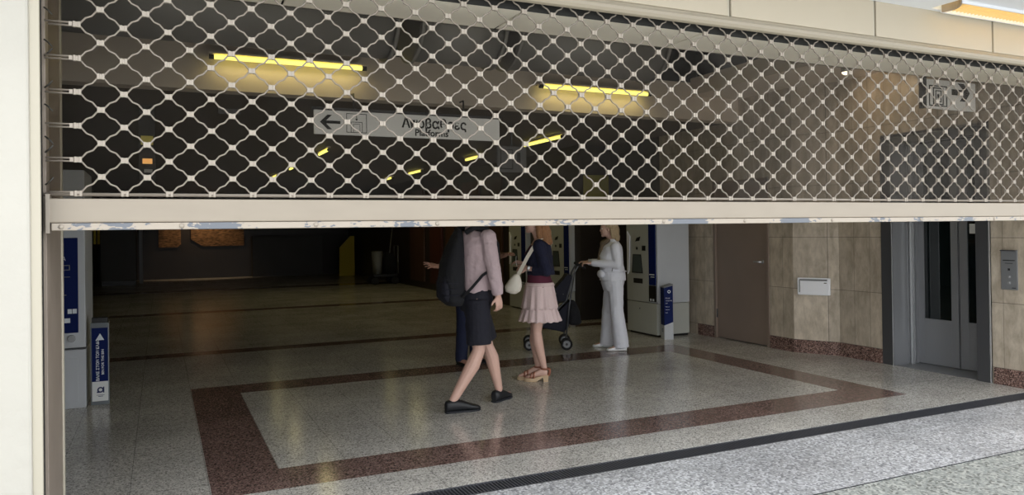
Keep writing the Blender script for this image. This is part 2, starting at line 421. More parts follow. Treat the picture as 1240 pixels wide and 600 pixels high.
wall_box('wall_right_far', (6.93, 9.5, 0), (7.5, 10.9, 3.3), 'dark_wall')
wall_box('wall_right_rear', (6.33, 10.9, 0), (7.5, 28, 3.3), 'dark_wall')
wall_box('light_seal_right', (7.5, 5.95, 0), (7.7, 28.2, 4.4), 'slot_dark')  # unseen backing, added to stop sky light leaking in under the door
wall_box('light_seal_elevator', (8.7, 3.4, 0), (8.9, 6.0, 4.4), 'slot_dark')  # same unseen light seal, set back behind the elevator car
sk = MB()
def skirt(p, q, h=.155, t=.018):
    p = Vector((p[0], p[1], 0)); q = Vector((q[0], q[1], 0)); d = (q - p).normalized(); n = Vector((-d.y, d.x, 0))
    if n.x > 0: n = -n
    a = [p, q, q + n * t, p + n * t]
    sk.add([v for v in a] + [v + Vector((0, 0, h)) for v in a], [(0, 1, 2, 3), (4, 5, 6, 7), (0, 1, 5, 4), (1, 2, 6, 5), (2, 3, 7, 6), (3, 0, 4, 7)])
skirt((7.18, 3.8), (7.18, 4.58)); skirt((7.18, 5.8), (7.18, 6.38)); skirt((7.18, 6.38), (6.93, 6.84)); skirt((6.93, 6.84), (6.93, 7.22)); skirt((6.93, 8.29), (6.93, 8.62))
struct(sk.build('baseboard_right', 'granite_skirt'))

# ceilings
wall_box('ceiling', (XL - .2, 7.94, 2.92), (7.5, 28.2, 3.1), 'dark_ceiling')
wall_box('ceiling_right', (6.15, 4.07, 3.20), (7.5, 7.75, 3.42), 'bulkhead')
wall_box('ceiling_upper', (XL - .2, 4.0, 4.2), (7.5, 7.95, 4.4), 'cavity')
mb = MB(); mb.box((XL - .2, 7.75, 2.9), (7.5, 7.95, 3.37)); struct(mb.build('wall_bulkhead', 'bulkhead'))
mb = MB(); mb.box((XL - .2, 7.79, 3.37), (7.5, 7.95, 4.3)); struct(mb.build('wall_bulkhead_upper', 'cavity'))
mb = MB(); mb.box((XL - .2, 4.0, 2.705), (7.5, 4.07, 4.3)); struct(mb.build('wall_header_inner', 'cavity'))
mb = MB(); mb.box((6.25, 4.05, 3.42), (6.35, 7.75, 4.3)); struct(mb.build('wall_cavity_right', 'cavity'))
# soffit panels just inside the shutter
mb = MB()
xs = [-1.8, -.62, .58, 1.79, 3.00, 4.22, 5.40, 6.6, 7.5]
for a, b in zip(xs[:-1], xs[1:]): mb.box((a + .006, 3.634, 2.70), (b - .006, 4.045, 2.74))
struct(mb.build('ceiling_soffit', 'soffit', bevel=.003))
wall_box('ceiling_soffit_backing', (-2, 3.632, 2.72), (7.5, 4.04, 2.79), 'slot_dark')

wall_box('slot_shade', (-.43, 3.622, 2.694), (7.5, 3.6335, 2.80), 'slot_dark')  # dark strip over the soffit's front edge, paints in the slot's shade
# facade: fascia panels over the opening, rounded lip, left pillar, jamb, canopy
mb = MB()
xs = [-.60, .635, 1.87, 3.105, 4.345, 5.58, 6.82, 8.06]
for a, b in zip(xs[:-1], xs[1:]):
    mb.box((a + .014, 3.535, 2.785), (b - .014, 3.56, 3.25))
struct(mb.build('wall_fascia', 'fascia', bevel=.004))
mb = MB(); mb.box((-.47, 3.555, 2.74), (8.1, 3.575, 3.25)); struct(mb.build('wall_fascia_backing', 'slot_dark'))
mb = MB()
for x in xs[1:-1]: mb.box((x - .009, 3.542, 2.785), (x + .003, 3.556, 3.25))
struct(mb.build('trim_1', 'cream_trim'))
prof = [(3.575, 2.722), (3.553, 2.716), (3.535, 2.722), (3.524, 2.738), (3.522, 2.755), (3.530, 2.766), (3.532, 2.776), (3.540, 2.785), (3.575, 2.785)]
mb = MB(); mb.prism(prof, lambda u, v, t: (t, u, v), -.47, 8.1); struct(mb.build('trim_2', 'lip', bevel=.002))
mb = MB(); mb.box((-2.6, 3.45, 0), (-.458, 4.10, 3.2)); struct(mb.build('wall_pillar_left', 'plaster_white', bevel=.01))
mb = MB(); mb.box((-.46, 3.462, 0), (-.423, 3.482, 3.02)); struct(mb.build('trim_3', 'cream_trim', bevel=.004))
mb = MB(); mb.box((-.46, 3.482, 0), (-.436, 3.63, 2.74)); struct(mb.build('trim_4', 'slot_dark'))
mb = MB(); mb.box((-.46, 3.63, 0), (-.424, 4.15, 2.74)); struct(mb.build('trim_5', 'jamb_metal', bevel=.003))
mb = MB(); mb.box((-.431, 4.12, 0), (-.417, 4.155, 2.70)); struct(mb.build('trim_6', 'cream_trim', bevel=.002))
wall_box('wall_front_left', (XL - .2, 4.1, 0), (-.44, 4.2, 4.3), 'dark_wall')
wall_box('wall_right_pier', (7.18, 3.4, 0), (8.6, 3.72, 3.02), 'stone_x')
mb = MB(); mb.box((-8, 2.6, 3.02), (12, 3.29, 3.2)); mb.box((-8, 3.29, 3.02), (4.86, 3.534, 3.2)); mb.box((4.86, 3.5, 3.02), (12, 3.534, 3.2)); mb.box((-8, 3.29, 3.11), (12, 3.534, 3.2))
struct(mb.build('ceiling_canopy', 'canopy'))

# louvred light in the canopy
cl = thing('canopy_light', 'warm louvred strip light glowing in the canopy above the fascia', 'light', (5.1, 3.4, 3.0))
mb = MB(); mb.box((4.9, 3.30, 3.085), (8.6, 3.49, 3.10)); mb.build('diffuser', 'louvre_glow', cl)
mb = MB()
for k in range(88):
    x = 4.985 + k * .04
    mb.box((x, 3.30, 3.018), (x + .006, 3.495, 3.07))
mb.build('louvre_blades', 'louvre', cl)
mb = MB()
arc = [(4.95, 3.49), (4.97, 3.50), (5.10, 3.29), (5.08, 3.285), (5.0, 3.36)]
rg = []
for t in range(9):
    a = t / 8; x = 4.955 - .085 * a + .05 * math.sin(a * PI); y = 3.49 - .2 * a
    rg.append([Vector((x, y, 3.0)), Vector((x + .014, y + .004, 3.0)), Vector((x + .014, y + .004, 3.1)), Vector((x, y, 3.1))])
mb.rings(rg, True, False); mb.build('end_cap', 'jamb_metal', cl); mb = MB()
mb.box((4.96, 3.488, 3.0), (8.6, 3.502, 3.1)); mb.box((4.88, 3.288, 3.0), (8.6, 3.298, 3.1))
mb.build('housing', 'canopy', cl)

# ------------------------------------------------------------------ rolling grille
YS = 3.593
gr = thing('rolling_grille', 'half lowered beige wavy-wire rolling grille with clear panel and chipped bottom bar', 'shutter', (-.42, YS, 1.54))
mb = MB(); mb.box((-.415, YS - .028, 1.572), (7.15, YS + .028, 1.672)); mb.build('bottom_bar', 'bar_paint', gr, bevel=.006)
mb = MB(); mb.box((-.40, YS - .034, 1.541), (7.15, YS + .03, 1.5705)); mb.build('bar_lip', 'bar_lip', gr, bevel=.003)
mb = MB(); mb.cyl((-.43, YS, 1.690), (7.15, YS, 1.690), .0075); mb.build('bottom_rod', 'wire', gr)
for x in (-.365, .085, .655, 1.25, 1.93, 2.62, 3.22, 3.95, 4.8, 5.6, 6.4):
    mb = MB(); mb.ell((x, YS - .034, 1.556), (.011, .007, .011)); o = mb.build('rivet', 'clip', gr)
mb = MB(); mb.box((-.415, YS + .055, 1.60), (7.15, YS + .061, 2.588)); o = mb.build('glass_panel', 'dusty_glass', gr); o['label'] = 'dusty clear panel behind the wires'
mb = MB()
mb.box((-.42, YS - .03, 1.53), (-.405, YS + .03, 1.69)); mb.build('end_bracket', 'clip', gr)
PX, PZ, A0x, A0z = .1722, .1405, -.306, 1.694
rows = 17; NC = 44
wave = [(0, 0), (.15, .01), (.37, .42), (.5, .5), (.63, .58), (.85, .99), (1, 1)]
def node_x(half, k): return A0x + PX * k + (PX / 2 if half else 0)
for i in range(rows):                              # rod i lies between level i and i+1 (levels half a pitch apart)
    zl = A0z + i * PZ / 2 + .0065; zh = A0z + (i + 1) * PZ / 2 - .0065
    low_is_A = (i % 2 == 0)
    pts = []
    seq = []
    for k in range(NC):
        seq.append((node_x(False, k), zl if low_is_A else zh)); seq.append((node_x(True, k), zh if low_is_A else zl))
    seq = [s_ for s_ in seq if s_[0] < 7.1]
    for (xa_, za_), (xb_, zb_) in zip(seq[:-1], seq[1:]):
        for t, u in wave[:-1]: pts.append((xa_ + (xb_ - xa_) * t, YS, za_ + (zb_ - za_) * u))
    pts.append((seq[-1][0], YS, seq[-1][1]))
    pts = [(-.422 if i % 3 else -.41, YS, seq[0][1])] + pts
    MB().tube(pts, .0042, 6).build('wavy_rod', 'wire', gr)
cm = MB()
cm.box((-.0145, -.009, -.0125), (-.004, .009, .0125)); cm.box((.004, -.009, -.0125), (.0145, .009, .0125)); cm.box((-.0135, -.0065, -.0115), (.0135, .0065, .0115))
nodes = []
for j in range(rows + 1):
    half = j % 2 == 1; z = A0z + j * PZ / 2
    for k in range(NC):
        x = node_x(half, k)
        if x < 7.1: nodes.append((x, z))
def dist(n_): return math.hypot(n_[0], YS)
vis = sorted([n_ for n_ in nodes if n_[1] < 2.5 + .08 * n_[0]], key=dist)
first = set(vis[:100])
proto = None; rest = MB()
for n_ in nodes:
    if n_ in first:
        if proto is None:
            proto = cm.build('link_clip', 'clip', gr, local=True, bevel=.002); o = proto
        else:
            o = proto.copy(); COL.objects.link(o)
        o.location = (n_[0] + .42, 0, n_[1] - 1.54)
    else:
        x, z = n_
        for a, b in (((-.0145, -.009, -.0125), (-.004, .009, .0125)), ((.004, -.009, -.0125), (.0145, .009, .0125)), ((-.0135, -.0065, -.0115), (.0135, .0065, .0115))):
            rest.box((x + a[0], YS + a[1], z + a[2]), (x + b[0], YS + b[1], z + b[2]))
o = rest.build('link_clips', 'clip', gr); o['kind'] = 'stuff'
for j in range(0, rows + 1, 2):                    # end sleeves by the left guide
    z = A0z + j * PZ / 2
    MB().box((-.335, YS - .009, z - .009), (-.322, YS + .009, z + .009)).build('end_sleeve', 'clip', gr)

for j in range(0, 16):                             # stubs of the curtain's side hooks against the jamb
    z = 1.73 + j * .0665
    if j % 3 == 1: continue
    q = (-1) ** j
    MB().tube([(-.425, YS + .02, z), (-.41, YS + .015, z + .012 * q), (-.395, YS + .01, z + .03 * q)], .0035, 6).build('side_hook', 'kiosk_dark', gr)
# ------------------------------------------------------------------ elevator
el = thing('elevator', 'stainless steel elevator with two glazed sliding door leaves, right wall', 'elevator', (7.2, 5.2, 0))
mb = MB(); mb.box((7.165, 5.665, 0), (7.23, 5.80, 2.43)); mb.build('frame_post', 'steel_dark', el, bevel=.004)
mb = MB(); mb.box((7.155, 4.60, 0), (7.23, 4.735, 2.43)); mb.build('frame_post', 'steel_dark', el, bevel=.004)
mb = MB(); mb.box((7.16, 4.62, 2.38), (7.23, 5.78, 2.47)); mb.build('lintel', 'steel_dark', el, bevel=.004)
mb = MB(); mb.box((7.158, 5.660, 0), (7.175, 5.668, 2.4)); mb.build('edge_strip', 'steel_line', el)
mb = MB(); mb.box((7.150, 4.596, 0), (7.16, 4.606, 2.4)); mb.build('edge_strip', 'steel_line', el)
mb = MB(); mb.box((7.17, 5.66, 0), (7.48, 5.69, 2.43)); mb.build('reveal_panel', 'steel', el)
mb = MB(); mb.box((7.17, 4.60, 0), (7.56, 4.74, 2.43)); mb.build('reveal_panel', 'steel', el)
mb = MB()
for a, b, x in ((5.66, 5.675, 7.42), (5.645, 5.66, 7.46), (5.63, 5.65, 7.5)): mb.box((x - .02, a - .01, 0), (x + .06, b, 2.42))
mb.build('door_guide', 'steel', el, bevel=.002)
MB().box((7.395, 5.60, 0), (7.40, 5.625, 2.4)).box((7.455, 5.622, 0), (7.462, 5.64, 2.4)).build('guide_strip', 'steel_line', el)
def leaf(y0, y1, g0, g1, x):
    mb = MB(); mb.box((x, y0, .01), (x + .03, g0, 2.40)); mb.box((x, g1, .01), (x + .03, y1, 2.40)); mb.box((x, g0, .01), (x + .03, g1, .50)); mb.box((x, g0, 2.3), (x + .03, g1, 2.40))
    o = mb.build('door_leaf', 'steel', el, bevel=.002)
    MB().box((x + .012, g0 - .005, .49), (x + .018, g1 + .005, 2.31)).build('glass_panel', 'door_glass', o)
    return o
leaf(5.175, 5.645, 5.25, 5.56, 7.53)
leaf(4.70, 5.165, 4.78, 5.08, 7.545)
mb = MB(); mb.box((7.6, 4.5, 0), (8.6, 5.9, 2.6)); mb.build('car_interior', 'black', el)
mb = MB(); mb.box((7.18, 4.60, 0), (7.6, 5.79, .004)); mb.build('threshold', 'steel', el)
mb = MB(); mb.box((7.18, 4.6, 2.42), (7.6, 5.8, 2.5)); mb.build('head_panel', 'steel_dark', el)
# sticker
mb = MB(); mb.box((7.542, 4.96, 1.42), (7.545, 5.05, 1.52)); tag(mb.build('door_sticker', 'sign_white'), 'small pale square sticker on the right elevator door glass', 'sticker')
# call panel
cp = thing('call_panel', 'grey metal elevator call panel with two round buttons on the stone wall', 'control panel', (7.18, 4.425, .9))
mb = MB(); mb.box((7.166, 4.35, .9), (7.18, 4.5, 1.27)); mb.build('plate', 'hub_grey', cp, bevel=.003)
for z in (1.02, .965): MB().cyl((7.168, 4.425, z), (7.158, 4.425, z), .012).build('button', 'steel_line', cp)
mb = MB(); mb.box((7.1645, 4.37, 1.17), (7.167, 4.48, 1.178)); mb.box((7.1645, 4.39, 1.145), (7.167, 4.46, 1.15)); mb.box((7.1645, 4.365, .915), (7.167, 4.40, .922)); mb.box((7.1645, 4.415, 1.08), (7.167, 4.435, 1.10)); mb.build('engraving', 'letter_black', cp)
mb = MB(); mb.box((7.150, 4.352, 1.262), (7.18, 4.498, 1.270)); mb.build('hood', 'steel_dark', cp)

# white box on the chamfer
d_ = Vector((7.18 - 6.93, 6.38 - 6.84, 0)).normalized(); ang = math.atan2(d_.y, d_.x)
wb = thing('wall_box', 'white rectangular metal box mounted on the angled stone wall', 'box', (7.03, 6.61, .70), ang)
# local x along wall, local -y towards the hall
sgn = -1
mb = MB(); mb.box((-.185, -.045, 0), (.185, .0, .205)); mb.build('housing', 'white', wb, local=True, bevel=.008)
mb = MB(); mb.box((-.150, -.052, .012), (.172, -.044, .166)); mb.build('flap', 'white', wb, local=True, bevel=.004)
mb = MB(); mb.box((-.160, -.0465, .169), (.155, -.044, .190)); mb.box((-.166, -.0465, .03), (-.156, -.044, .18)); mb.build('slot', 'hub_grey', wb, local=True)
mb = MB(); mb.box((.120, -.0535, .142), (.150, -.0515, .152)); mb.build('badge', 'kiosk_dark', wb, local=True)

# brown door
dr = MB().box((6.945, 7.27, .012), (6.985, 8.24, 2.10)).build('door_1', 'brown_door', bevel=.003); struct(dr)
hd = MB().cyl((6.94, 7.37, 1.07), (6.90, 7.37, 1.07), .011).cyl((6.90, 7.37, 1.07), (6.895, 7.47, 1.07), .009).cyl((6.946, 7.37, 1.07), (6.94, 7.37, 1.07), .026).build('door_handle', 'steel_line', dr)
MB().cyl((6.935, 8.235, .28), (6.935, 8.235, .40), .010).build('hinge', 'steel_dark', dr)
mb = MB(); mb.box((6.915, 8.235, 0), (6.99, 8.275, 2.14)); mb.box((6.915, 7.235, 0), (6.99, 7.275, 2.14)); mb.box((6.915, 7.235, 2.10), (6.99, 8.275, 2.14)); struct(mb.build('trim_7', 'brown_door'))

# ------------------------------------------------------------------ ticket machines (face -X)
def machine(loc, label, body='machine_cream'):
    t = thing('ticket_machine', label, 'ticket machine', loc, 0, 'ticket machines along the right wall')
    # local: x 0 (front) .. .545 (back), y 0 (near side) .. .74
    MB().box((0, 0, .47), (.545, .74, 1.86)).build('cabinet', [body if False else 'machine_grey'], t, local=True, bevel=.006)
    mb = MB(); mb.box((-.012, .19, .475), (.0, .735, 1.84)); mb.build('front_panel', 'machine_cream', t, local=True, bevel=.003)
    d = MB().box((-.010, .01, .03), (.545, .74, .463)).build('lower_door', 'machine_cream', t, local=True, bevel=.005)
    MB().cyl((-.012, .42, .37), (-.004, .42, .37), .012).build('lock', 'steel_dark', d, local=True)
    mb = MB(); mb.box((.02, .03, 0), (.53, .71, .03)); mb.build('plinth', 'black', t, local=True)
    mb = MB(); mb.box((-.016, .03, .72), (.0, .185, 1.84)); mb.build('side_strip', 'machine_blue', t, local=True, bevel=.003)
    mb = MB(); mb.box((-.017, .03, .49), (.0, .185, .715)); mb.build('lower_strip', 'black', t, local=True)
    # screen in a slanted frame
    fr = MB(); fr.prism([(.33, .875), (.60, .875), (.57, 1.145), (.37, 1.145)], lambda u, v, s_: (s_ - .02, u, v), 0, .012); scf = fr.build('screen_frame', 'black', t, local=True, bevel=.002)
    fr = MB(); fr.prism([(.345, .89), (.575, .89), (.55, 1.13), (.38, 1.13)], lambda u, v, s_: (s_ - .023, u, v), 0, .004); fr.build('screen', 'screen', scf, local=True)
    mb = MB(); mb.box((-.018, .34, .73), (-.01, .56, .80)); mb.box((-.010, .26, 1.20), (-.018, .34, 1.27)); mb.build('ticket_slot', 'black', t, local=True)
    mb = MB(); mb.prism([(.38, 1.40), (.47, 1.38), (.50, 1.33), (.41, 1.34)], lambda u, v, s_: (s_ - .02, u, v), 0, .01); mb.build('coin_slot', 'black', t, local=True)
    mb = MB(); mb.cyl((-.018, .47, 1.23), (-.01, .47, 1.23), .02); mb.build('button', 'black', t, local=True)
    mb = MB(); mb.prism([(.70, .85), (.70, 1.48), (.63, 1.40), (.66, .90)], lambda u, v, s_: (s_ - .03, u, v), 0, .02); mb.build('shield', 'white', t, local=True)
    mb = MB()
    for y in (.06, .12): mb.box((-.02, y, .50), (-.016, y + .035, .53))
    mb.box((-.0175, .05, .86), (-.016, .17, .875)); mb.box((-.0175, .05, .83), (-.016, .14, .84)); mb.box((-.0175, .05, 1.58), (-.016, .17, 1.585))
    mb.build('markings', 'letter_white', t, local=True)
    return t
m1 = machine((6.235, 8.63, 0), 'grey ticket machine nearest the brown door, blue stand before it')
m2 = copy_tree(m1); m2.location = (6.235, 11.09, 0); m2['label'] = 'ticket machine seen just right of the blond woman in the navy cardigan'
m3 = copy_tree(m1); m3.location = (6.235, 12.76, 0); m3['label'] = 'farthest ticket machine, seen left of the blond woman, behind her hands'

# left machine, front towards the street
lm = thing('ticket_machine', 'grey ticket machine with blue front at the left jamb', 'ticket machine', (-.9, 7.9, 0))
MB().box((-1.30, 7.655, .53), (-.605, 8.45, 2.1)).build('cabinet', 'machine_grey', lm, bevel=.008)
d = MB().box((-1.30, 7.645, .0), (-.605, 8.45, .515)).build('lower_door', 'machine_grey', lm, bevel=.006)
MB().box((-1.22, 7.640, .06), (-.665, 7.646, .44)).build('recess_panel', 'machine_grey', d, bevel=.003)
mb = MB(); mb.box((-1.26, 7.640, .665), (-.66, 7.656, 1.50)); mb.build('blue_panel', 'machine_blue', lm, bevel=.004)
MB().cyl((-.712, 7.655, .615), (-.712, 7.630, .615), .032).cyl((-.712, 7.632, .615), (-.712, 7.625, .615), .022).build('lock', 'steel_line', lm)
mb = MB(); mb.box((-1.1, 7.634, 1.255), (-.72, 7.642, 1.262)); mb.box((-1.1, 7.634, 1.215), (-.72, 7.642, 1.222)); mb.box((-.727, 7.634, 1.215), (-.72, 7.642, 1.262))
mb.box((-1.1, 7.634, 1.155), (-.72, 7.642, 1.159)); mb.box((-1.0, 7.634, .995), (-.75, 7.642, 1.003)); mb.build('slot_rim', 'hub_grey', lm)
mb = MB()
for x in (-.685, -.722, -.80): mb.box((x - .018, 7.632, .835), (x + .014, 7.642, .875))
mb.box((-.9, 7.632, .755), (-.722, 7.642, .795)); mb.build('buttons', 'letter_white', lm)
text('lettering', 'ΕΙΣΙΤΗΡΙΑ', .05, (-.965, 7.638, 1.30), (1, 0, 0), (0, 0, 1), 'letter_white', lm, .9)

# info stands
def stand(loc, rz, label, h, slanted):
    t = thing('ticket_bin', label, 'bin', loc, rz)
    w_, dp = .145, .12
    if not slanted:
        MB().box((-w_ / 2, 0, 0), (w_ / 2, dp, h)).build('case', 'clear_frame', t, local=True, bevel=.004)
        MB().box((-w_ / 2 + .010, -.004, .21), (w_ / 2 - .008, .001, h - .045)).build('blue_panel', 'machine_blue', t, local=True)
        MB().box((-w_ / 2 + .010, -.004, .035), (w_ / 2 - .008, .001, .21)).build('white_panel', 'sign_white', t, local=True)
        mb = MB(); mb.box((-w_ / 2 + .01, .01, h), (w_ / 2 - .01, dp - .01, h + .045)); mb.build('top_cap', 'black', t, local=True, bevel=.004)
        # arrow
        mb = MB(); mb.prism([(-.032, h - .155), (.036, h - .155), (.003, h - .095)], lambda u, v, s_: (u, -.0055 + s_, v), 0, .001); mb.build('arrow', 'letter_white', t, local=True)
        return t
    # wedge topped stand
    prof_ = [(0, 0), (dp, 0), (dp, h), (0, h - .055)]
    MB().prism(prof_, lambda u, v, s_: (u, s_, v), 0, .19).build('case', 'machine_blue', t, local=True, bevel=.004)
    return t
s1 = stand((-.5, 7.70, 0), 0, 'narrow blue and white ticket bin beside the left ticket machine', .735, False)
text('lettering', 'ΒΑΛΕ ΣΤΟΝ ΤΟΝ ΚΑΔΟ', .033, (-.506, 7.6945, .215), (0, 0, 1), (-1, 0, 0), 'letter_white', s1, 1.02, .001, .0006)
text('lettering', 'BIN FOR THE BIN', .028, (-.468, 7.6945, .27), (0, 0, 1), (-1, 0, 0), 'letter_white', s1, 1.05, .001, .0004)
def ring_logo(t, c, r, u, v, n, m, ri=.55, flat=True):
    mb = MB(); K = 20
    for k in range(K):
        a0, a1 = 2 * PI * k / K, 2 * PI * (k + 1) / K
        P = [c + (u * math.cos(a) + v * math.sin(a)) * q for a, q in ((a0, r), (a1, r), (a1, r * ri), (a0, r * ri))]
        mb.add([p for p in P] + [p + n * .001 for p in P], [(0, 1, 2, 3), (4, 5, 6, 7), (0, 1, 5, 4), (2, 3, 7, 6)])
    return mb
lg = ring_logo(None, V(-.497, 7.695, .135), .026, V(1, 0, 0), V(0, 0, 1), V(0, -1, 0), '')
lg.box((-.526, 7.6935, .109), (-.497, 7.6955, .122)); lg.box((-.477, 7.6935, .109), (-.467, 7.6955, .161)); lg.build('logo', 'logo_navy', s1)
MB().box((-.528, 7.6935, .088), (-.465, 7.6955, .091)).box((-.515, 7.6935, .076), (-.478, 7.6955, .081)).build('fine_print', 'logo_navy', s1)

# right stand: faces camera (side, -y) with wide face; narrow face -x
s2 = thing('ticket_bin', 'slim dark blue ticket bin with sloping top in front of the ticket machine', 'bin', (6.20, 8.44, 0), math.radians(-20))
# local x 0..~.13 width; local y 0..0.19
hx = .125
def bx(a, b, nm, m, p=None): return MB().box(a, b).build(nm, m, p or s2, local=True, bevel=.002)
MB().prism([(0, .19), (hx, .19), (hx, .73), (0, .70)], lambda u, v, s_: (u, s_, v), 0, .17).build('case', 'machine_blue', s2, local=True, bevel=.003)
MB().prism([(0, 0), (hx, 0), (hx, .235), (0, .19)], lambda u, v, s_: (u, s_, v), -.001, .171).build('lower_case', 'machine_grey', s2, local=True)
MB().prism([(-.002, .70), (hx + .002, .73), (hx + .002, .755), (-.002, .715)], lambda u, v, s_: (u, s_, v), -.002, .172).build('top_cap', 'hub_grey', s2, local=True, bevel=.003)
c_ = math.cos(math.radians(-20)); s_a = math.sin(math.radians(-20))
ux = V(c_, s_a, 0); nn = V(s_a, -c_, 0)
def s2p(x, y, z): return V(6.20, 8.44, 0) + ux * x + V(-s_a, c_, 0) * y + V(0, 0, z)
ring_logo(None, s2p(.07, -.002, .65), .022, ux, V(0, 0, 1), nn, '').build('logo', 'letter_white', s2)
for z, s_, sz in ((.555, 'ΡΙΞΕ ΕΔΩ', .018), (.52, 'ΤΟ ΕΙΣΙΤΗΡΙΟ', .018), (.485, 'ΣΟΥ', .018), (.44, 'Drop your', .016), (.40, 'ticket here', .016), (.36, 'please', .016)):
    text('lettering', s_, sz, s2p(.018, -.003, z), ux, (0, 0, 1), 'letter_white', s2, .8, .0008)
ring_logo(None, s2p(-.003, .08, .12), .026, V(-s_a, c_, 0), V(0, 0, 1), -ux, '').build('logo', 'logo_navy', s2)

# ------------------------------------------------------------------ ceiling lamps, signs, duct
def tube(loc, length, axis, label, group, wall=False):
    t = thing('tube_light', label, 'light', loc, 0 if axis == 'x' else PI / 2, group)
    h = length / 2
    MB().cyl((-h + .04, 0, 0), (h - .04, 0, 0), .0215).build('tube', 'tube_light', t, local=True)
    for s_ in (-1, 1): MB().cyl((s_ * (h - .045), 0, 0), (s_ * h, 0, 0), .024).build('end_cap', 'kiosk_dark', t, local=True)
    mb = MB()
    if wall: mb.box((-h, -.035, .028), (h, .13, .05)); mb.box((-h, -.01, 0), (-h + .02, .01, .04)); mb.box((h - .02, -.01, 0), (h, .01, .04))
    else: mb.box((-h, -.03, .03), (h, .03, .056)); mb.box((-h, -.01, 0), (-h + .02, .01, .04)); mb.box((h - .02, -.01, 0), (h, .01, .04))
    mb.build('batten', 'bulkhead', t, local=True)
    for s_ in ([-.66 + .11 * q for q in range(13)] if wall else (-.3, .3)):      # the tube's own light
        ld = bpy.data.lights.new('tube_lamp', 'SPOT'); ld.color = (1, .84, .42); ld.energy = .38 if wall else 5
        ld.spot_size = math.radians(165); ld.spot_blend = .6; ld.shadow_soft_size = .03
        lo = bpy.data.objects.new('tube_lamp', ld); COL.objects.link(lo); lo.parent = t; lo.location = (s_, -.01, -.055)
        lo.rotation_euler = (math.radians(22) if wall else 0, 0, 0)
    return t
tube((1.18, 7.62, 3.19), 1.50, 'x', 'left yellowish tube light on the bulkhead, nearer the platforms sign', 'tube lights on the bulkhead', True)
tube((4.68, 7.62, 3.15), 1.52, 'x', 'right yellowish tube light on the bulkhead face', 'tube lights on the bulkhead', True)
nm = {(5.3, 0): 'long slanting ceiling tube light nearest, right of the platforms sign', (5.3, 1): 'ceiling tube light under the right end of the platforms sign',
      (5.3, 2): 'small distant ceiling tube light below the word on the platforms sign', (5.3, 3): 'farthest ceiling tube light of the right row', (2.5, 0): 'ceiling tube light just below the left arrow of the platforms sign',
      (2.5, 1): 'middle ceiling tube light of the left row', (2.5, 2): 'farthest ceiling tube light of the left row'}
for xr, ys in ((5.3, ((9.58, 10.9), (12.5, 13.45), (16.08, 17.1), (18.43, 19.1))), (2.5, ((12.37, 13.25), (15.88, 16.5), (18.34, 19.2)))):
    for i, (a, b) in enumerate(ys):
        tube((xr, (a + b) / 2, 2.865), b - a, 'y', nm[(xr, i)], 'tube lights along the hall ceiling')

sg = thing('platforms_sign', 'long hanging white platforms sign with a left arrow and lift symbol', 'sign', (2.41, 7.65, 2.62))
mb = MB(); mb.box((1.40, 7.63, 2.505), (3.42, 7.67, 2.745)); mb.build('board', 'sign_brightened', sg, bevel=.003)
mb = MB(); mb.box((1.38, 7.62, 2.745), (3.44, 7.68, 2.775)); mb.build('top_rail', 'steel_dark', sg)
mb = MB()
for x in (1.8, 3.0): mb.tube([(x, 7.65, 2.77), (x, 7.65, 2.93), (x, 7.75, 2.93)], .01)
mb.build('hanger', 'steel_dark', sg)
mb = MB()  # arrow left
mb.box((1.50, 7.627, 2.612), (1.66, 7.631, 2.642))
mb.prism([(1.455, 2.627), (1.53, 2.70), (1.575, 2.70), (1.515, 2.64), (1.515, 2.614), (1.575, 2.554), (1.53, 2.554)], lambda u, v, s_: (u, 7.627 + s_, v), 0, .004)
mb.build('arrow', 'letter_black', sg)
def frame_rect(mb, x0, x1, z0, z1, y, t=.008):
    for a, b in (((x0, z0), (x1, z0 + t)), ((x0, z1 - t), (x1, z1)), ((x0, z0), (x0 + t, z1)), ((x1 - t, z0), (x1, z1))):
        mb.box((a[0], y, a[1]), (b[0], y + .004, b[1]))
mb = MB(); frame_rect(mb, 1.72, 1.93, 2.53, 2.725, 7.627, .006); frame_rect(mb, 1.765, 1.885, 2.53, 2.64, 7.627, .005); frame_rect(mb, 1.79, 1.86, 2.53, 2.62, 7.627, .004)
mb.box((1.822, 7.627, 2.66), (1.828, 7.631, 2.715)); mb.prism([(1.81, 2.672), (1.84, 2.672), (1.825, 2.652)], lambda u, v, s_: (u, 7.627 + s_, v), 0, .004)
mb.build('lift_symbol', 'letter_black', sg)
text('lettering', 'Αποβαθρες', .145, (2.30, 7.627, 2.61), (1, 0, 0), (0, 0, 1), 'letter_black', sg, .92, .002, .0035)
text('lettering', 'Platforms', .098, (2.44, 7.627, 2.527), (1, 0, 0), (0, 0, 1), 'letter_black', sg, 1.0, .002, .002)

es = thing('lift_sign', 'square-symbol lift sign with right arrow above the elevator', 'sign', (6.8, 4.72, 2.75))
mb = MB(); mb.box((6.45, 4.71, 2.605), (7.16, 4.74, 2.875)); mb.build('board', 'sign_brightened', es, bevel=.003)
mb = MB(); mb.box((6.405, 4.70, 2.60), (6.445, 4.75, 2.89)); mb.build('side_bracket', 'kiosk_dark', es)
mb = MB()
frame_rect(mb, 6.49, 6.74, 2.625, 2.82, 4.706, .010); frame_rect(mb, 6.545, 6.69, 2.64, 2.80, 4.706, .010); frame_rect(mb, 6.58, 6.66, 2.665, 2.775, 4.706, .008)
mb.box((6.61, 4.706, 2.83), (6.622, 4.71, 2.865)); mb.box((6.605, 4.706, 2.70), (6.63, 4.71, 2.74)); mb.build('lift_symbol', 'letter_black', es)
mb = MB(); mb.box((6.81, 4.706, 2.745), (6.96, 4.71, 2.80))
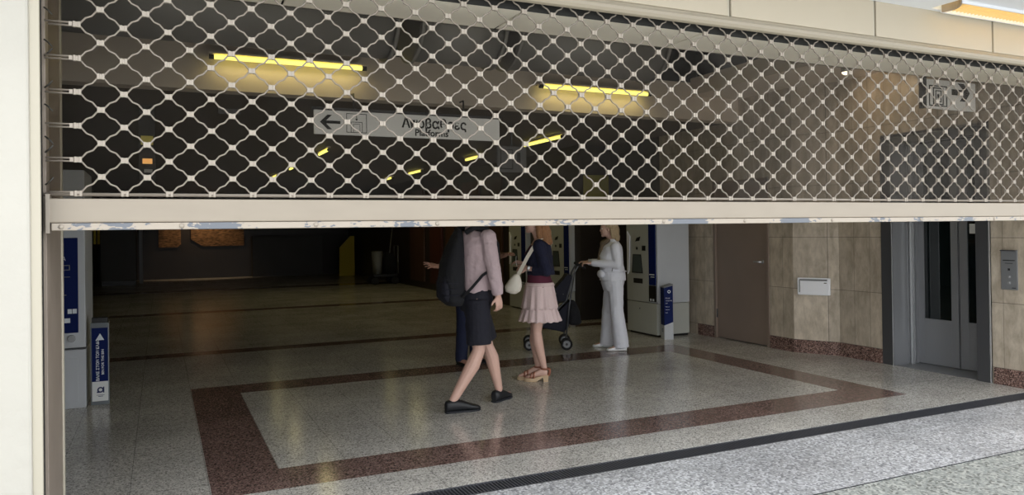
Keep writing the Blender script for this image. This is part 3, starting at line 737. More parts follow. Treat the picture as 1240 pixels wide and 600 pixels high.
mb.prism([(6.90, 2.86), (6.985, 2.86), (7.07, 2.775), (7.0, 2.69), (6.925, 2.69), (6.985, 2.752), (6.985, 2.795)], lambda u, v, s_: (u, 4.706 + s_, v), 0, .004)
mb.build('arrow', 'letter_black', es)

def duct(x0, x1, label):
    t = thing('air_duct', label, 'duct', ((x0 + x1) / 2, 5.6, 3.15), 0, 'round ducts in the dark ceiling recess')
    MB().cyl((x0, 5.6, 3.17), (x1, 5.6, 3.17), .33, n=40).build('pipe', 'duct', t)
    for x in (x0 + .02, x1 - .02): MB().cyl((x - .015, 5.6, 3.17), (x + .015, 5.6, 3.17), .35, n=40).build('flange', 'duct', t)
duct(-1.7, 1.60, 'long dark grey round duct in the ceiling recess, leftmost section')
duct(1.75, 2.46, 'short middle section of round duct in the ceiling recess')
duct(2.56, 4.0, 'right section of round duct in the ceiling recess')

sp = thing('spotlight', 'small bright spotlight under the ceiling near the angled wall', 'light', (6.62, 5.75, 3.2))
MB().cyl((6.62, 5.75, 3.2), (6.62, 5.75, 3.15), .05).build('body', 'steel_line', sp)
MB().ell((6.62, 5.75, 3.15), (.045, .045, .03)).build('bulb', 'spot_bulb', sp)
ld = bpy.data.lights.new('spot_lamp', 'SPOT'); ld.energy = 9; ld.color = (1, .78, .5); ld.spot_size = math.radians(110); ld.spot_blend = .7; ld.shadow_soft_size = .04
lo = bpy.data.objects.new('spot_lamp', ld); COL.objects.link(lo); lo.parent = sp; lo.location = (0.0, 0, -.10)
lo.rotation_euler = (0, math.radians(-62), 0)

# ------------------------------------------------------------------ far background
kb = thing('kiosk', 'dark grey cabinet standing far back at the left', 'cabinet', (-1.1, 26, 0))
MB().box((-1.62, 25.6, .12), (-.66, 26.6, 2.2)).build('body', 'kiosk_dark', kb, bevel=.01)
MB().box((-1.60, 25.65, 0), (-.68, 26.5, .12)).build('plinth', 'black', kb)
MB().box((-.60, 26.2, 0), (-.50, 26.5, 2.9)).build('side_post', 'hub_grey', kb)
mb = MB(); mb.box((-1.79, 25.5, 1.25), (-1.73, 25.56, 2.6)); mb.box((-1.69, 25.5, 1.25), (-1.63, 25.56, 2.6)); mb.box((-1.79, 25.52, 2.55), (-1.63, 25.55, 2.6))
tag(mb.build('yellow_rail', 'yellow'), 'pair of thin yellow upright bars far back beside the left ticket machine', 'rail')
mat('olive_board', (150, 146, 62), .6)
mat('ember', (150, 112, 76), .6, noise=.85, nscale=9, stretch=(1, 1, 3), emit=.0)
def ember_panel(poly, label):
    t = tag(MB().prism(poly, lambda u, v, s_: (u * 1.0540, 27.93 + s_, 1.52 + (v - 1.52) * 1.0540), 0, .065).build('display_panel', 'ember'), label, 'display panel', 'lit brown panels on the far wall')
    return t
ember_panel([(-.05, 1.10), (.50, 1.10), (.60, 1.2), (.60, 2.1), (-.05, 2.1)], 'dimly lit brown patterned panel far back, the smaller left one')
ember_panel([(.90, 1.35), (1.25, 1.12), (2.52, 1.12), (2.52, 2.1), (.90, 2.1)], 'dimly lit brown patterned panel far back, the wider right one')
mb = MB(); mb.prism([(5.60, 0), (6.14, 0), (6.14, 1.38), (6.0, 1.38), (5.62, .98)], lambda u, v, s_: (u, 26.2 + s_, v), 0, .04)
yb_ = mb.build('yellow_board', 'yellow'); tag(yb_, 'yellow folding board standing far back by the rear wall', 'board')
mb = MB(); mb.box((2.9, 27.6, 0), (5.3, 27.99, 1.35)); mb.box((2.9, 27.55, 1.35), (5.3, 27.99, 1.42)); tag(mb.build('low_counter', 'kiosk_dark'), 'dark low counter along the far rear wall', 'counter')
pl = thing('picture_lamp', 'warm lamp above the brown panels on the far wall', 'light', (1.3, 27.0, 2.92))
MB().cyl((1.3, 27.0, 2.92), (1.3, 27.0, 2.84), .06).build('body', 'kiosk_dark', pl)
ld = bpy.data.lights.new('picture_light', 'SPOT'); ld.color = (1, .72, .42); ld.energy = 75; ld.spot_size = math.radians(95); ld.spot_blend = .6; ld.shadow_soft_size = .05
lo = bpy.data.objects.new('picture_light', ld); COL.objects.link(lo); lo.parent = pl; lo.location = (0, 0, -.12); lo.rotation_euler = (math.radians(35), 0, 0)
# cleaning trolley
CT0 = len(bpy.data.objects)
ct = thing('cleaning_trolley', 'dark cleaning trolley with pale bucket and mop handle, far back', 'trolley', (5.9, 21.3, 0))
MB().box((5.60, 21.1, .22), (6.30, 21.7, .30)).build('base', 'black', ct, bevel=.01)
MB().oval([(5.76, 21.3, .30, .13, .16), (5.76, 21.3, .95, .16, .2)]).build('bucket', 'hub_grey', ct)
MB().oval([(6.1, 21.3, .30, .17, .2), (6.12, 21.3, .62, .2, .22), (6.1, 21.3, .9, .12, .15)], sup=3).build('waste_bag', 'black_cloth', ct)
MB().tube([(6.05, 21.2, .5), (6.2, 21.2, 1.7)], .014).build('mop_handle', 'hub_grey', ct)
MB().tube([(6.35, 21.2, .3), (6.35, 21.2, 1.1), (6.35, 21.6, 1.1), (6.35, 21.6, .3)], .016).build('push_bar', 'hub_grey', ct)
for x in (5.66, 6.24):
    for y in (21.16, 21.64): MB().cyl((x, y - .02, .11), (x, y + .02, .11), .11).build('wheel', 'rubber', ct)
ct.matrix_basis = Matrix.Translation((5.78, 21.3, 0))
# timber panels on the right rear wall
for i, (y0, y1, m, lb) in enumerate(((14.0, 15.0, 'wood', 'brown timber panel on the rear right wall, behind the man in shorts'), (15.2, 16.2, 'wood_red', 'reddish timber panel on the rear right wall, next beyond the brown one'),
        (16.5, 17.3, 'wood', 'brown timber panel in the middle of the rear right wall'), (17.6, 18.5, 'wood_red', 'dark red timber panel deep along the rear right wall'), (19.0, 20.2, 'wood', 'brown timber panel farthest along the rear right wall'))):
    tag(MB().box((6.28, y0, .18), (6.33, y1, 2.6)).build('wall_panel', m, bevel=.004), lb, 'wall panel', 'timber panels on the rear right wall')
tag(MB().box((6.40, 10.87, 1.93), (6.88, 10.90, 2.42)).build('notice_board', 'olive_board', bevel=.003), 'dull yellow-green board on the wall end above the blond woman', 'board')
# column with stickers seen through the left of the grille
tag(MB().box((-.18, 9.02, 2.49), (-.06, 9.04, 2.585)).box((-.17, 9.015, 2.50), (-.07, 9.02, 2.575)).build('notice', 'label_yellow'), 'small yellow notice hanging high at the left behind the grille', 'notice')
tag(MB().box((-.165, 9.02, 2.285), (-.07, 9.04, 2.34)).build('notice', 'amber'), 'small orange lit label just below the yellow notice', 'label')
tag(MB().box((-.15, 9.02, 2.19), (-.07, 9.042, 2.225)).build('notice', 'sign_white'), 'small grey label, lowest of the three by the yellow notice', 'label')
mb = MB(); mb.box((-.20, 9.04, 2.1), (-.04, 9.16, 2.92)); tag(mb.build('sign_post', 'kiosk_dark'), 'dark hanging post carrying three small labels high at the left', 'post')
hs = thing('hanging_sign', 'small pale hanging sign beyond the left tube light', 'sign', (.71, 9.0, 2.9))
MB().box((.60, 9.0, 2.86), (.83, 9.03, 2.92)).build('board', 'hub_grey', hs)
ps = thing('pictogram_sign', 'square grey pictogram sign hanging just right of the platforms sign', 'sign', (4.2, 9.0, 2.45))
MB().box((4.0, 9.0, 2.28), (4.42, 9.03, 2.62)).build('board', 'hub_grey', ps, bevel=.004)
mb = MB(); frame_rect(mb, 4.04, 4.22, 2.32, 2.58, 8.996, .01); mb.box((4.28, 8.996, 2.40), (4.33, 9.0, 2.54)); mb.build('symbol', 'letter_black', ps)
MB().cyl((4.21, 9.015, 2.62), (4.21, 9.015, 2.92), .012).build('hanger', 'steel_dark', ps)

# ------------------------------------------------------------------ people
def rotm(ux, uy, uz): return Matrix((ux, uy, uz)).transposed()
def hand(mb, wrist, d, n, thumb, curl=.4, s=1.0, spread=.12):
    """d: finger direction, n: back-of-hand normal, thumb: +1/-1 side along d x n"""
    wrist = Vector(wrist); d = Vector(d).normalized(); n = Vector(n); n = (n - d * n.dot(d)).normalized(); sd = d.cross(n) * thumb
    rg = []
    for t, w_, th in ((-.02, .027, .021), (0, .028, .020), (.03, .036, .017), (.065, .041, .015), (.092, .039, .012)):
        c = wrist + d * t * s
        rg.append([c + (sd * math.cos(2 * PI * k / 14) * w_ + n * math.sin(2 * PI * k / 14) * th) * s for k in range(14)])
    mb.rings(rg)
    for i, (off, ln) in enumerate(((.029, .072), (.010, .080), (-.010, .075), (-.028, .060))):
        p = wrist + (d * .086 + sd * off) * s; a = (1.5 - i) * spread
        dd = (d * math.cos(a) + sd * math.sin(a)).normalized(); q = p; ang_ = curl * .5
        for j, fr in enumerate((.45, .30, .25)):
            dv = (dd * math.cos(ang_) - n * math.sin(ang_)).normalized(); q2 = q + dv * ln * fr * s
            mb.cap(q, (.0088 - .0008 * j) * s, q2, (.0082 - .0009 * j) * s); q = q2; ang_ += curl
    p = wrist + (d * .022 + sd * .024) * s; dv = (d * .62 + sd * .7 - n * .3).normalized(); q = p + dv * .042 * s
    mb.cap(p, .0125 * s, q, .0105 * s); dv2 = (d * .85 + sd * .3 - n * .4).normalized(); mb.cap(q, .010 * s, q + dv2 * .032 * s, .0078 * s)
def head(mb, c, s=1.0, yaw_=0):
    """c: centre of the head, facing +x rotated by yaw_"""
    c = Vector(c); Rm = Matrix.Rotation(yaw_, 3, 'Z')
    def E(p, r): mb.ell(c + Rm @ (Vector(p) * s), tuple(v * s for v in r), 20, 14, Rm)
    E((-.012, 0, .03), (.096, .075, .088)); E((.022, 0, -.02), (.066, .062, .085)); E((.058, 0, -.088), (.026, .028, .020)); E((.03, 0, -.072), (.048, .046, .03))
    E((.088, 0, -.022), (.018, .012, .014)); E((.080, 0, .0), (.014, .009, .028)); E((.074, 0, .028), (.018, .050, .012))
    E((.078, 0, -.052), (.012, .022, .006)); E((.077, 0, -.062), (.012, .018, .006))
    for q in (-1, 1): E((-.008, q * .076, -.01), (.020, .010, .030)); E((.062, q * .03, -.03), (.02, .02, .02))
def face_parts(root, c, s=1.0, yaw_=0):
    Rm = Matrix.Rotation(yaw_, 3, 'Z'); c = Vector(c)
    for q in (-1, 1):
        p = c + Rm @ Vector((.071 * s, q * .031 * s, .006 * s))
        mb = MB(); mb.ell(p, (.012 * s,) * 3, 12, 8); e = mb.build('eye', 'eye_white', root, local=True)
        mb = MB(); mb.ell(p + Rm @ Vector((.0085 * s, 0, 0)), (.0052 * s,) * 3, 10, 6); mb.build('iris', 'hair_dark', e, local=True)
    mb = MB(); mb.ell(c + Rm @ Vector((.083 * s, 0, -.057 * s)), (.008 * s, .021 * s, .007 * s), 12, 8, Rm); mb.build('lips', 'lips', root, local=True)
def leg(mb, hip, knee, ankle, r=(.085, .054, .062, .034), k=1.0):
    hip, knee, ankle = map(Vector, (hip, knee, ankle)); r = [q * k for q in r]
    mb.cap(hip, r[0], knee, r[1]); cf = knee.lerp(ankle, .28) + (knee - ankle).normalized().cross(Vector((0, 1, 0))) * -.012
    mb.cap(knee, r[1] * .98, cf, r[2]); mb.cap(cf, r[2], ankle, r[3])
def arm(mb, sh, el_, wr, r=(.05, .038, .040, .026), k=1.0):
    sh, el_, wr = map(Vector, (sh, el_, wr)); r = [q * k for q in r]
    mb.cap(sh, r[0], el_, r[1]); m_ = el_.lerp(wr, .3); mb.cap(el_, r[1], m_, r[2]); mb.cap(m_, r[2], wr, r[3])
def frust(mb, pts, rs, n=18): mb.tube(pts, rs, n)
def foot_pts(mb, heel, d, L=.25, wd=.042, h=.05):
    heel = Vector(heel); d = Vector(d).normalized(); sd = Vector((-d.y, d.x, 0))
    rg = []
    for t, w_, hh in ((0, .55, .9), (.12, .8, 1.15), (.3, .85, 1.3), (.5, .9, 1.0), (.7, 1.05, .72), (.88, .9, .5), (1.0, .45, .34)):
        c = heel + d * L * t; ring = []
        for k in range(14):
            a = 2 * PI * k / 14; z = math.sin(a); z = (z + 1) / 2 * h * hh * 1.0
            ring.append(c + sd * math.cos(a) * wd * w_ + Vector((0, 0, z)))
        rg.append(ring)
    mb.rings(rg)
def shoe(root, heel, d, m, sole_m, L=.29, wd=.05, h=.075, tilt=0, name='shoe'):
    heel = Vector(heel); d = Vector(d).normalized(); sd = Vector((-d.y, d.x, 0)); d3 = (d + Vector((0, 0, tilt))).normalized(); up = sd.cross(-d3); up = d3.cross(-sd) if up.z < 0 else up
    if up.z < 0: up = -up
    def ring(t, w_, z0, z1, n=16, pw=2.6):
        c = heel + d3 * L * t; out = []
        for k in range(n):
            a = 2 * PI * k / n; ca, sa = math.cos(a), math.sin(a)
            out.append(c + sd * math.copysign(abs(ca) ** (2 / pw), ca) * wd * w_ + up * (z0 + (z1 - z0) * (1 + math.copysign(abs(sa) ** (2 / pw), sa)) / 2))
        return out
    prof_ = ((0, .45), (.03, .66), (.12, .80), (.35, .80), (.55, .88), (.72, 1.0), (.86, .92), (.95, .7), (1.0, .38))
    hs_ = (.80, .95, 1.0, 1.0, .82, .62, .50, .42, .30)
    mb = MB(); mb.rings([ring(t, w_, .014, h * q) for (t, w_), q in zip(prof_, hs_)]); o = mb.build(name, m, root, local=True)
    mb = MB(); mb.rings([ring(t, w_ * 1.07, 0, .020) for (t, w_) in prof_]); mb.build('sole', sole_m, o, local=True)
    mb = MB()
    for q in (.40, .47, .54, .61):
        c = heel + d3 * L * q + up * (h * (1.02 - (q - .35) * 1.25))
        mb.tube([c - sd * wd * .42 - up * .010, c + up * .004, c + sd * wd * .42 - up * .010], .004, 6)
    mb.build('laces', m, o, local=True)
    return o

# ---- man in shorts with backpack (faces +x local)
p1 = thing('person', 'person in pale pink long-sleeved shirt, dark shorts and black shoes, walking right', 'person', (2.46, 6.05, 0), math.radians(4))
b = MB()
HR, HL = (-.02, -.09, .93), (.02, .09, .93)
KR, KL = (-.02, -.10, .50), (.15, .075, .50); AR, AL = (-.27, -.10, .095), (.25, .055, .115)
b.oval([(0, 0, .84, .09, .13), (0, 0, .93, .125, .17), (0, 0, 1.04, .115, .155), (.0, 0, 1.12, .105, .145), (.01, 0, 1.28, .125, .17), (.0, 0, 1.40, .12, .19), (-.01, 0, 1.48, .09, .15), (-.01, 0, 1.53, .06, .07)])
b.cap((-.01, 0, 1.5), .062, (.015, 0, 1.60), .058)
leg(b, HR, KR, AR); leg(b, HL, KL, AL)
foot_pts(b, (-.30, -.10, .02), (1, -.1, 0)); foot_pts(b, (.21, .045, .03), (.8, .5, 0))
SR, ER, WR = (.03, -.19, 1.455), (.062, -.235, 1.18), (.105, -.225, .965)
SL, EL, WL = (-.01, .20, 1.455), (-.02, .25, 1.16), (.10, .26, .93)
arm(b, SR, ER, WR); arm(b, SL, EL, WL)
hand(b, WR, (.12, 0, -1), (0.2, -1, 0), 1, .62, .95); hand(b, WL, (.2, 0, -1), (.2, 1, 0), -1, .45)
head(b, (.035, 0, 1.685), .96)
b.organic('body', 'skin', p1, .0048, 3)
face_parts(p1, (.035, 0, 1.685), .96)
h_ = MB(); h_.ell((.012, 0, 1.738), (.104, .086, .084), 20, 14); h_.ell((-.028, 0, 1.70), (.082, .085, .09)); h_.organic('hair', 'hair_dark', p1, .006, 2)
sh = MB()
sh.oval([(0, 0, .985, .135, .165), (0, 0, 1.06, .14, .175), (0, 0, 1.14, .132, .17), (.01, 0, 1.28, .145, .19), (0, 0, 1.39, .142, .205), (-.005, 0, 1.465, .115, .185), (-.01, 0, 1.525, .072, .085), (-.005, 0, 1.555, .066, .066)])
for S_, E_, W_ in ((SR, ER, WR), (SL, EL, WL)):
    sh.cap(S_, .074, E_, .062); W2 = Vector(E_).lerp(Vector(W_), .97); m_ = Vector(E_).lerp(Vector(W_), .45); frust(sh, [E_, m_, W2], [.062, .056, .044]); sh.ell(E_, (.062,) * 3)
sh.organic('shirt', 'shirt_pink', p1, .007, 3, .022, .09)
st = MB()
st.oval([(0, 0, .82, .11, .16), (0, 0, .90, .145, .185), (0, 0, .97, .142, .18), (0, 0, 1.02, .132, .165)])
for H_, K_ in ((HR, KR), (HL, KL)):
    e_ = Vector(H_).lerp(Vector(K_), .88); m_ = Vector(H_).lerp(Vector(K_), .4); frust(st, [H_, m_, e_], [.108, .110, .108])
st.organic('shorts', 'navy', p1, .007, 2, .014, .12)
shoe(p1, (-.335, -.095, 0), (1, -.12, 0), 'black_shoe', 'shoe_sole', .305, .052, .108)
shoe(p1, (.185, .03, .0), (.82, .52, 0), 'black_shoe', 'shoe_sole', .29, .052, .108, -.02)

# backpack
bk = thing('backpack', 'black backpack with grey lower pocket on the back of the walking man', 'backpack', (2.46, 6.05, .87), math.radians(4))
K = MB(); z0 = -.87
def P(x, y, z): return (x, y, z + z0)
K.oval([(-.20, 0, .88 + z0, .05, .09), (-.215, 0, .92 + z0, .08, .125), (-.225, 0, 1.1 + z0, .095, .14), (-.215, 0, 1.25 + z0, .085, .13), (-.19, 0, 1.38 + z0, .06, .105), (-.165, 0, 1.48 + z0, .035, .07), (-.15, 0, 1.53 + z0, .02, .05)], sup=3.2)
K.organic('pack_body', 'black_cloth', bk, .008, 3, .012, .1)
K = MB(); K.oval([(-.275, 0, .92 + z0, .03, .08), (-.29, 0, .96 + z0, .045, .105), (-.295, 0, 1.08 + z0, .045, .105), (-.28, 0, 1.15 + z0, .03, .09)], sup=3.2); K.organic('front_pocket', 'navy', bk, .008, 3, .01, .08)
K = MB()
for z in (.98, 1.03, 1.08): K.tube([P(-.22, -.145, z), P(-.30, -.118, z), P(-.338, -.06, z)], .004, 6)
K.build('side_webbing', 'stroller_navy', bk, local=True)
for q in (-1, 1):
    K = MB(); pts = [P(-.13, q * .09, 1.50), P(-.06, q * .12, 1.545), P(.06, q * .125, 1.52), P(.148, q * .13, 1.40), P(.158, q * .135, 1.27), P(.09, q * .185, 1.20), P(-.03, q * .205, 1.14), P(-.12, q * .185, 1.04), P(-.19, q * .14, .96)]
    K.tube(pts, [.022, .026, .026, .024, .02, .013, .012, .012, .012], 8); K.build('shoulder_strap', 'black_cloth', bk, local=True)
K = MB(); K.tube([P(-.15, -.03, 1.50), P(-.17, -.03, 1.54), P(-.17, .03, 1.54), P(-.15, .03, 1.50)], .008, 6); K.build('grab_handle', 'black_cloth', bk, local=True)

# ---- man behind, dark clothes, arms spread
p2 = thing('person', 'person in black T-shirt and navy trousers, arms spread, behind the walking man', 'person', (3.17, 8.02, 0), math.radians(-62))
b = MB()
HR, HL = (0, -.09, .90), (0, .09, .90); KR, KL = (.02, -.11, .49), (.02, .11, .49); AR, AL = (0, -.13, .09), (0, .12, .09)
b.oval([(0, 0, .82, .09, .13), (0, 0, .91, .12, .165), (0, 0, 1.04, .11, .15), (.01, 0, 1.25, .125, .17), (0, 0, 1.37, .115, .185), (-.01, 0, 1.45, .085, .14), (-.01, 0, 1.50, .055, .065)])
b.cap((-.01, 0, 1.46), .058, (.015, 0, 1.56), .055); leg(b, HR, KR, AR); leg(b, HL, KL, AL)
foot_pts(b, (-.04, -.13, .02), (1, -.2, 0)); foot_pts(b, (-.04, .12, .02), (1, .2, 0))
SR, ER, WR = (0, -.19, 1.42), (.08, -.25, 1.16), (-.03, -.46, 1.13)
SL, EL, WL = (0, .19, 1.42), (.22, .21, 1.21), (.46, .11, 1.24)
arm(b, SR, ER, WR); arm(b, SL, EL, WL)
hand(b, WR, (-.25, -.95, .18), (.6, -.1, .8), 1, .2, 1.05, .24); hand(b, WL, (.9, -.35, .25), (0, 0, 1), -1, .5)
head(b, (.03, 0, 1.64), .95, math.radians(30)); b.organic('body', 'skin_tan', p2, .0055, 3)
face_parts(p2, (.03, 0, 1.64), .95, math.radians(30))
h_ = MB(); h_.ell((.008, 0, 1.692), (.104, .088, .084), 20, 14); h_.ell((-.030, 0, 1.655), (.082, .085, .09)); h_.organic('hair', 'hair_dark', p2, .008, 2)
sh = MB(); sh.oval([(0, 0, .93, .135, .175), (0, 0, 1.1, .13, .165), (.01, 0, 1.25, .14, .185), (0, 0, 1.37, .132, .2), (-.01, 0, 1.45, .095, .16), (-.01, 0, 1.50, .066, .072)])
for S_, E_ in ((SR, ER), (SL, EL)): m_ = Vector(S_).lerp(Vector(E_), .92); frust(sh, [S_, m_], [.072, .064]); sh.ell(S_, (.072,) * 3)
sh.organic('t_shirt', 'black_cloth', p2, .009, 3, .015, .1)
tr = MB(); tr.oval([(0, 0, .80, .11, .155), (0, 0, .90, .14, .18), (0, 0, .98, .13, .165)])
for H_, K_, A_ in ((HR, KR, AR), (HL, KL, AL)): tr.cap(H_, .095, K_, .075); frust(tr, [K_, (A_[0], A_[1], .05)], [.075, .068])
tr.organic('trousers', 'navy_trouser', p2, .009, 3, .014, .12)
shoe(p2, (-.06, -.12, 0), (1, -.2, 0), 'black_shoe', 'shoe_sole'); shoe(p2, (-.06, .11, 0), (1, .2, 0), 'black_shoe', 'shoe_sole')

# ---- blond woman in navy cardigan and pink skirt
p3 = thing('person', 'person in navy cardigan and pink tiered skirt with long blond hair', 'person', (3.45, 6.78, 0), math.radians(152))
b = MB(); e = .055
HR, HL = (-.01, -.075, .90), (-.01, .075, .90); KR, KL = (.045, -.045, .50), (.025, .065, .50); AR, AL = (.02, -.05, .135), (-.045, .06, .135)
b.oval([(-.01, 0, .84, .09, .13), (-.02, 0, .93, .125, .165), (0, 0, 1.06, .09, .125), (.0, 0, 1.18, .10, .135), (.015, 0, 1.28, .115, .145), (-.01, 0, 1.37, .085, .15), (-.015, 0, 1.43, .05, .06)])
b.cap((-.015, 0, 1.40), .047, (.02, 0, 1.50), .046)
leg(b, HR, KR, AR, (.085, .048, .054, .029)); leg(b, HL, KL, AL, (.085, .048, .054, .029))
foot_pts(b, (-.005, -.05, .055), (1, .05, -.12), .225, .037, .065); foot_pts(b, (-.075, .06, .055), (1, -.1, -.12), .225, .037, .065)
SR, ER, WR = (-.01, -.155, 1.36), (-.04, -.19, 1.12), (.15, -.08, 1.17)
SL, EL, WL = (-.01, .155, 1.36), (-.085, .195, 1.11), (.105, .10, 1.135)
arm(b, SR, ER, WR, (.042, .034, .034, .022)); arm(b, SL, EL, WL, (.042, .034, .034, .022))
hand(b, WR, (.9, .35, .3), (0, -.5, 1), 1, .55, .88); hand(b, WL, (.95, -.35, .12), (0, .8, .6), -1, .55, .88)
head(b, (.045, 0, 1.585), .92, math.radians(8)); b.organic('body', 'skin', p3, .0048, 3)
face_parts(p3, (.045, 0, 1.585), .92, math.radians(8))
h_ = MB(); h_.ell((.01, 0, 1.63), (.102, .086, .078), 20, 14); h_.ell((-.04, 0, 1.56), (.07, .085, .10)); h_.cap((-.05, .03, 1.56), .06, (-.075, .05, 1.37), .045); h_.cap((-.05, -.03, 1.56), .06, (-.08, -.04, 1.38), .05); h_.cap((-.06, 0, 1.50), .07, (-.10, .01, 1.40), .045)
h_.cap((.0, .07, 1.58), .028, (-.01, .085, 1.42), .022); h_.cap((.0, -.07, 1.58), .028, (-.01, -.085, 1.42), .022)
h_.organic('hair', 'blonde', p3, .006, 2, .02, .03)
sh = MB(); sh.oval([(-.012, 0, .94, .142, .178), (-.008, 0, 1.0, .128, .16), (0, 0, 1.06, .115, .148), (0.0, 0, 1.18, .112, .148), (.015, 0, 1.28, .125, .155), (-.01, 0, 1.36, .095, .15), (-.015, 0, 1.40, .06, .08)]); sh.organic('top', 'wine', p3, .008, 3)
sh = MB(); sh.oval([(-.02, 0, 1.065, .140, .172), (-.015, 0, 1.16, .135, .168), (-.0, 0, 1.28, .140, .17), (-.025, 0, 1.36, .098, .165), (-.03, 0, 1.415, .055, .09)])
for S_, E_, W_ in ((SR, ER, WR), (SL, EL, WL)):
    W2 = Vector(E_).lerp(Vector(W_), .72); sh.cap(S_, .064, E_, .056); frust(sh, [E_, W2], [.056, .046])
sh.organic('cardigan', 'navy_cardigan', p3, .007, 3, .016, .08)
def skirt_tier(z1, z0, r1, r0, nf, amp, ph):
    mb = MB(); rg = []; n = 120
    for i in range(9):
        t = i / 8; z = z1 + (z0 - z1) * t; ring = []
        for k in range(n):
            a = 2 * PI * k / n; rr = 1 + amp * t * math.sin(nf * a + ph) + amp * .5 * t * math.sin(nf * 1.7 * a + 2 * ph + 1)
            rx = r1[0] + (r0[0] - r1[0]) * t; ry = r1[1] + (r0[1] - r1[1]) * t
            ring.append(Vector((-.005 + rx * rr * math.cos(a), ry * rr * math.sin(a), z + .006 * t * math.sin(nf * a))))
        rg.append(ring)
    mb.rings(rg, False, True); return mb
k1 = skirt_tier(.985, .73, (.142, .172), (.182, .205), 13, .05, .4); k2 = skirt_tier(.76, .605, (.165, .185), (.212, .225), 17, .055, 1.3)
k1.v += []; off = len(k1.v); k1.add(k2.v, k2.f, True)
sk_ = k1.build('skirt', 'skirt_pink', p3, local=True); md = sk_.modifiers.new('t', 'SOLIDIFY'); md.thickness = .004
mb = MB(); mb.oval([(-.008, 0, .955, .150, .184), (-.008, 0, .99, .140, .172)], n=40); mb.build('waistband', 'skirt_pink', p3, local=True)
for yy, hx_, dy in ((-.05, -.005, .05), (.06, -.075, -.1)):
    d = Vector((1, dy, 0)).normalized()
    def Q(f, l_, z): return Vector((hx_, yy, 0)) + d * f + Vector((-d.y, d.x, 0)) * l_ + Vector((0, 0, z))
    rg = []
    for t, w_, za, zb in ((-.012, .026, .055, .070), (.05, .034, .045, .062), (.11, .040, .0, .044), (.17, .044, .0, .036), (.215, .036, .0, .036), (.236, .016, .0, .034)):
        rg.append([Q(t, w_, za), Q(t, -w_, za), Q(t, -w_, zb), Q(t, w_, zb)])
    mb = MB(); mb.rings(rg, True, False); s0 = mb.build('sandal', 'cork', p3, local=True, bevel=.003)
    mb = MB(); mb.rings([[Q(-.012, .024, .058), Q(.048, .024, .058), Q(.048, -.024, .058), Q(-.012, -.024, .058)], [Q(-.006, .021, 0), Q(.036, .021, 0), Q(.036, -.021, 0), Q(-.006, -.021, 0)]], True, False); mb.build('heel', 'cork', s0, local=True)
    mb = MB()
    for f_, zt, w_ in ((.165, .078, .043), (.135, .092, .042)): mb.tube([Q(f_, w_, .035), Q(f_ - .004, w_ * .6, zt - .006), Q(f_ - .005, 0, zt), Q(f_ - .004, -w_ * .6, zt - .006), Q(f_, -w_, .035)], .010, 8)
    mb.tube([Q(.02 + .042 * math.cos(a), .037 * math.sin(a), .130) for a in [2 * PI * k / 16 for k in range(17)]], .008, 8)
    mb.tube([Q(.16, 0, .08), Q(.11, 0, .10), Q(.06, 0, .132)], .008, 8); mb.tube([Q(-.01, .0, .06), Q(-.024, 0, .10), Q(-.02, 0, .13)], .014, 8)
    mb.build('straps', 'tan_leather', s0, local=True)
mb = MB(); wv = (Vector(WL) - Vector(EL)).normalized(); wc = Vector(WL) - wv * .012
mb.tube([wc - wv * .009, wc + wv * .009], .029, 18); wt = mb.build('wristwatch', 'steel_line', p3, local=True)
MB().ell(wc + Vector((0, .028, .006)), (.015, .006, .015)).build('dial', 'white', wt, local=True)
# bag
bg_ = thing('shoulder_bag', 'cream crescent shoulder bag hanging in front of the blond woman', 'bag', (3.45, 6.78, .9), math.radians(152))
mb = MB(); z0 = -.9
mb.oval([(.25, .12, .885 + z0, .03, .03), (.255, .12, .91 + z0, .075, .05), (.25, .12, .96 + z0, .085, .055), (.235, .12, 1.02 + z0, .065, .045), (.215, .13, 1.08 + z0, .025, .025)], sup=2.3)
mb.organic('pouch', 'cream_leather', bg_, .007, 4, .01, .08)
mb = MB(); pts = [(.215, .13, 1.05 + z0), (.165, .150, 1.14 + z0), (.105, .165, 1.25 + z0), (.05, .160, 1.34 + z0), (-.015, .105, 1.425 + z0), (-.07, .05, 1.44 + z0), (-.14, -.03, 1.38 + z0)]
rg = []
for i, p in enumerate(pts):
    p = Vector(p); t = (Vector(pts[min(i + 1, 6)]) - Vector(pts[max(i - 1, 0)])).normalized(); n_ = Vector((.25, 1, .1 if i < 4 else 1.2)).normalized(); s_ = t.cross(n_).normalized(); n_ = s_.cross(t).normalized()
    rg.append([p + s_ * .018 + n_ * .002, p - s_ * .018 + n_ * .002, p - s_ * .018 - n_ * .002, p + s_ * .018 - n_ * .002])
mb.rings(rg, True, False); mb.build('strap', 'cream_leather', bg_, local=True)
# paper in her hands
mb = MB(); rg = []
for t in range(6):
    x = .215 + .012 * math.sin(t / 5 * 2.4); z = 1.145 + .11 * t / 5
    rg.append([Vector((x, -.035, z)), Vector((x, .035, z)), Vector((x + .0015, .035, z)), Vector((x + .0015, -.035, z))])
mb.rings(rg, True, True); pp = mb.build('paper_slip', 'white', None); pp.matrix_basis = Matrix.Translation((3.45, 6.78, 0)) @ Matrix.Rotation(math.radians(152), 4, 'Z'); tag(pp, 'small white paper slip held in the blond woman\'s hands', 'paper')

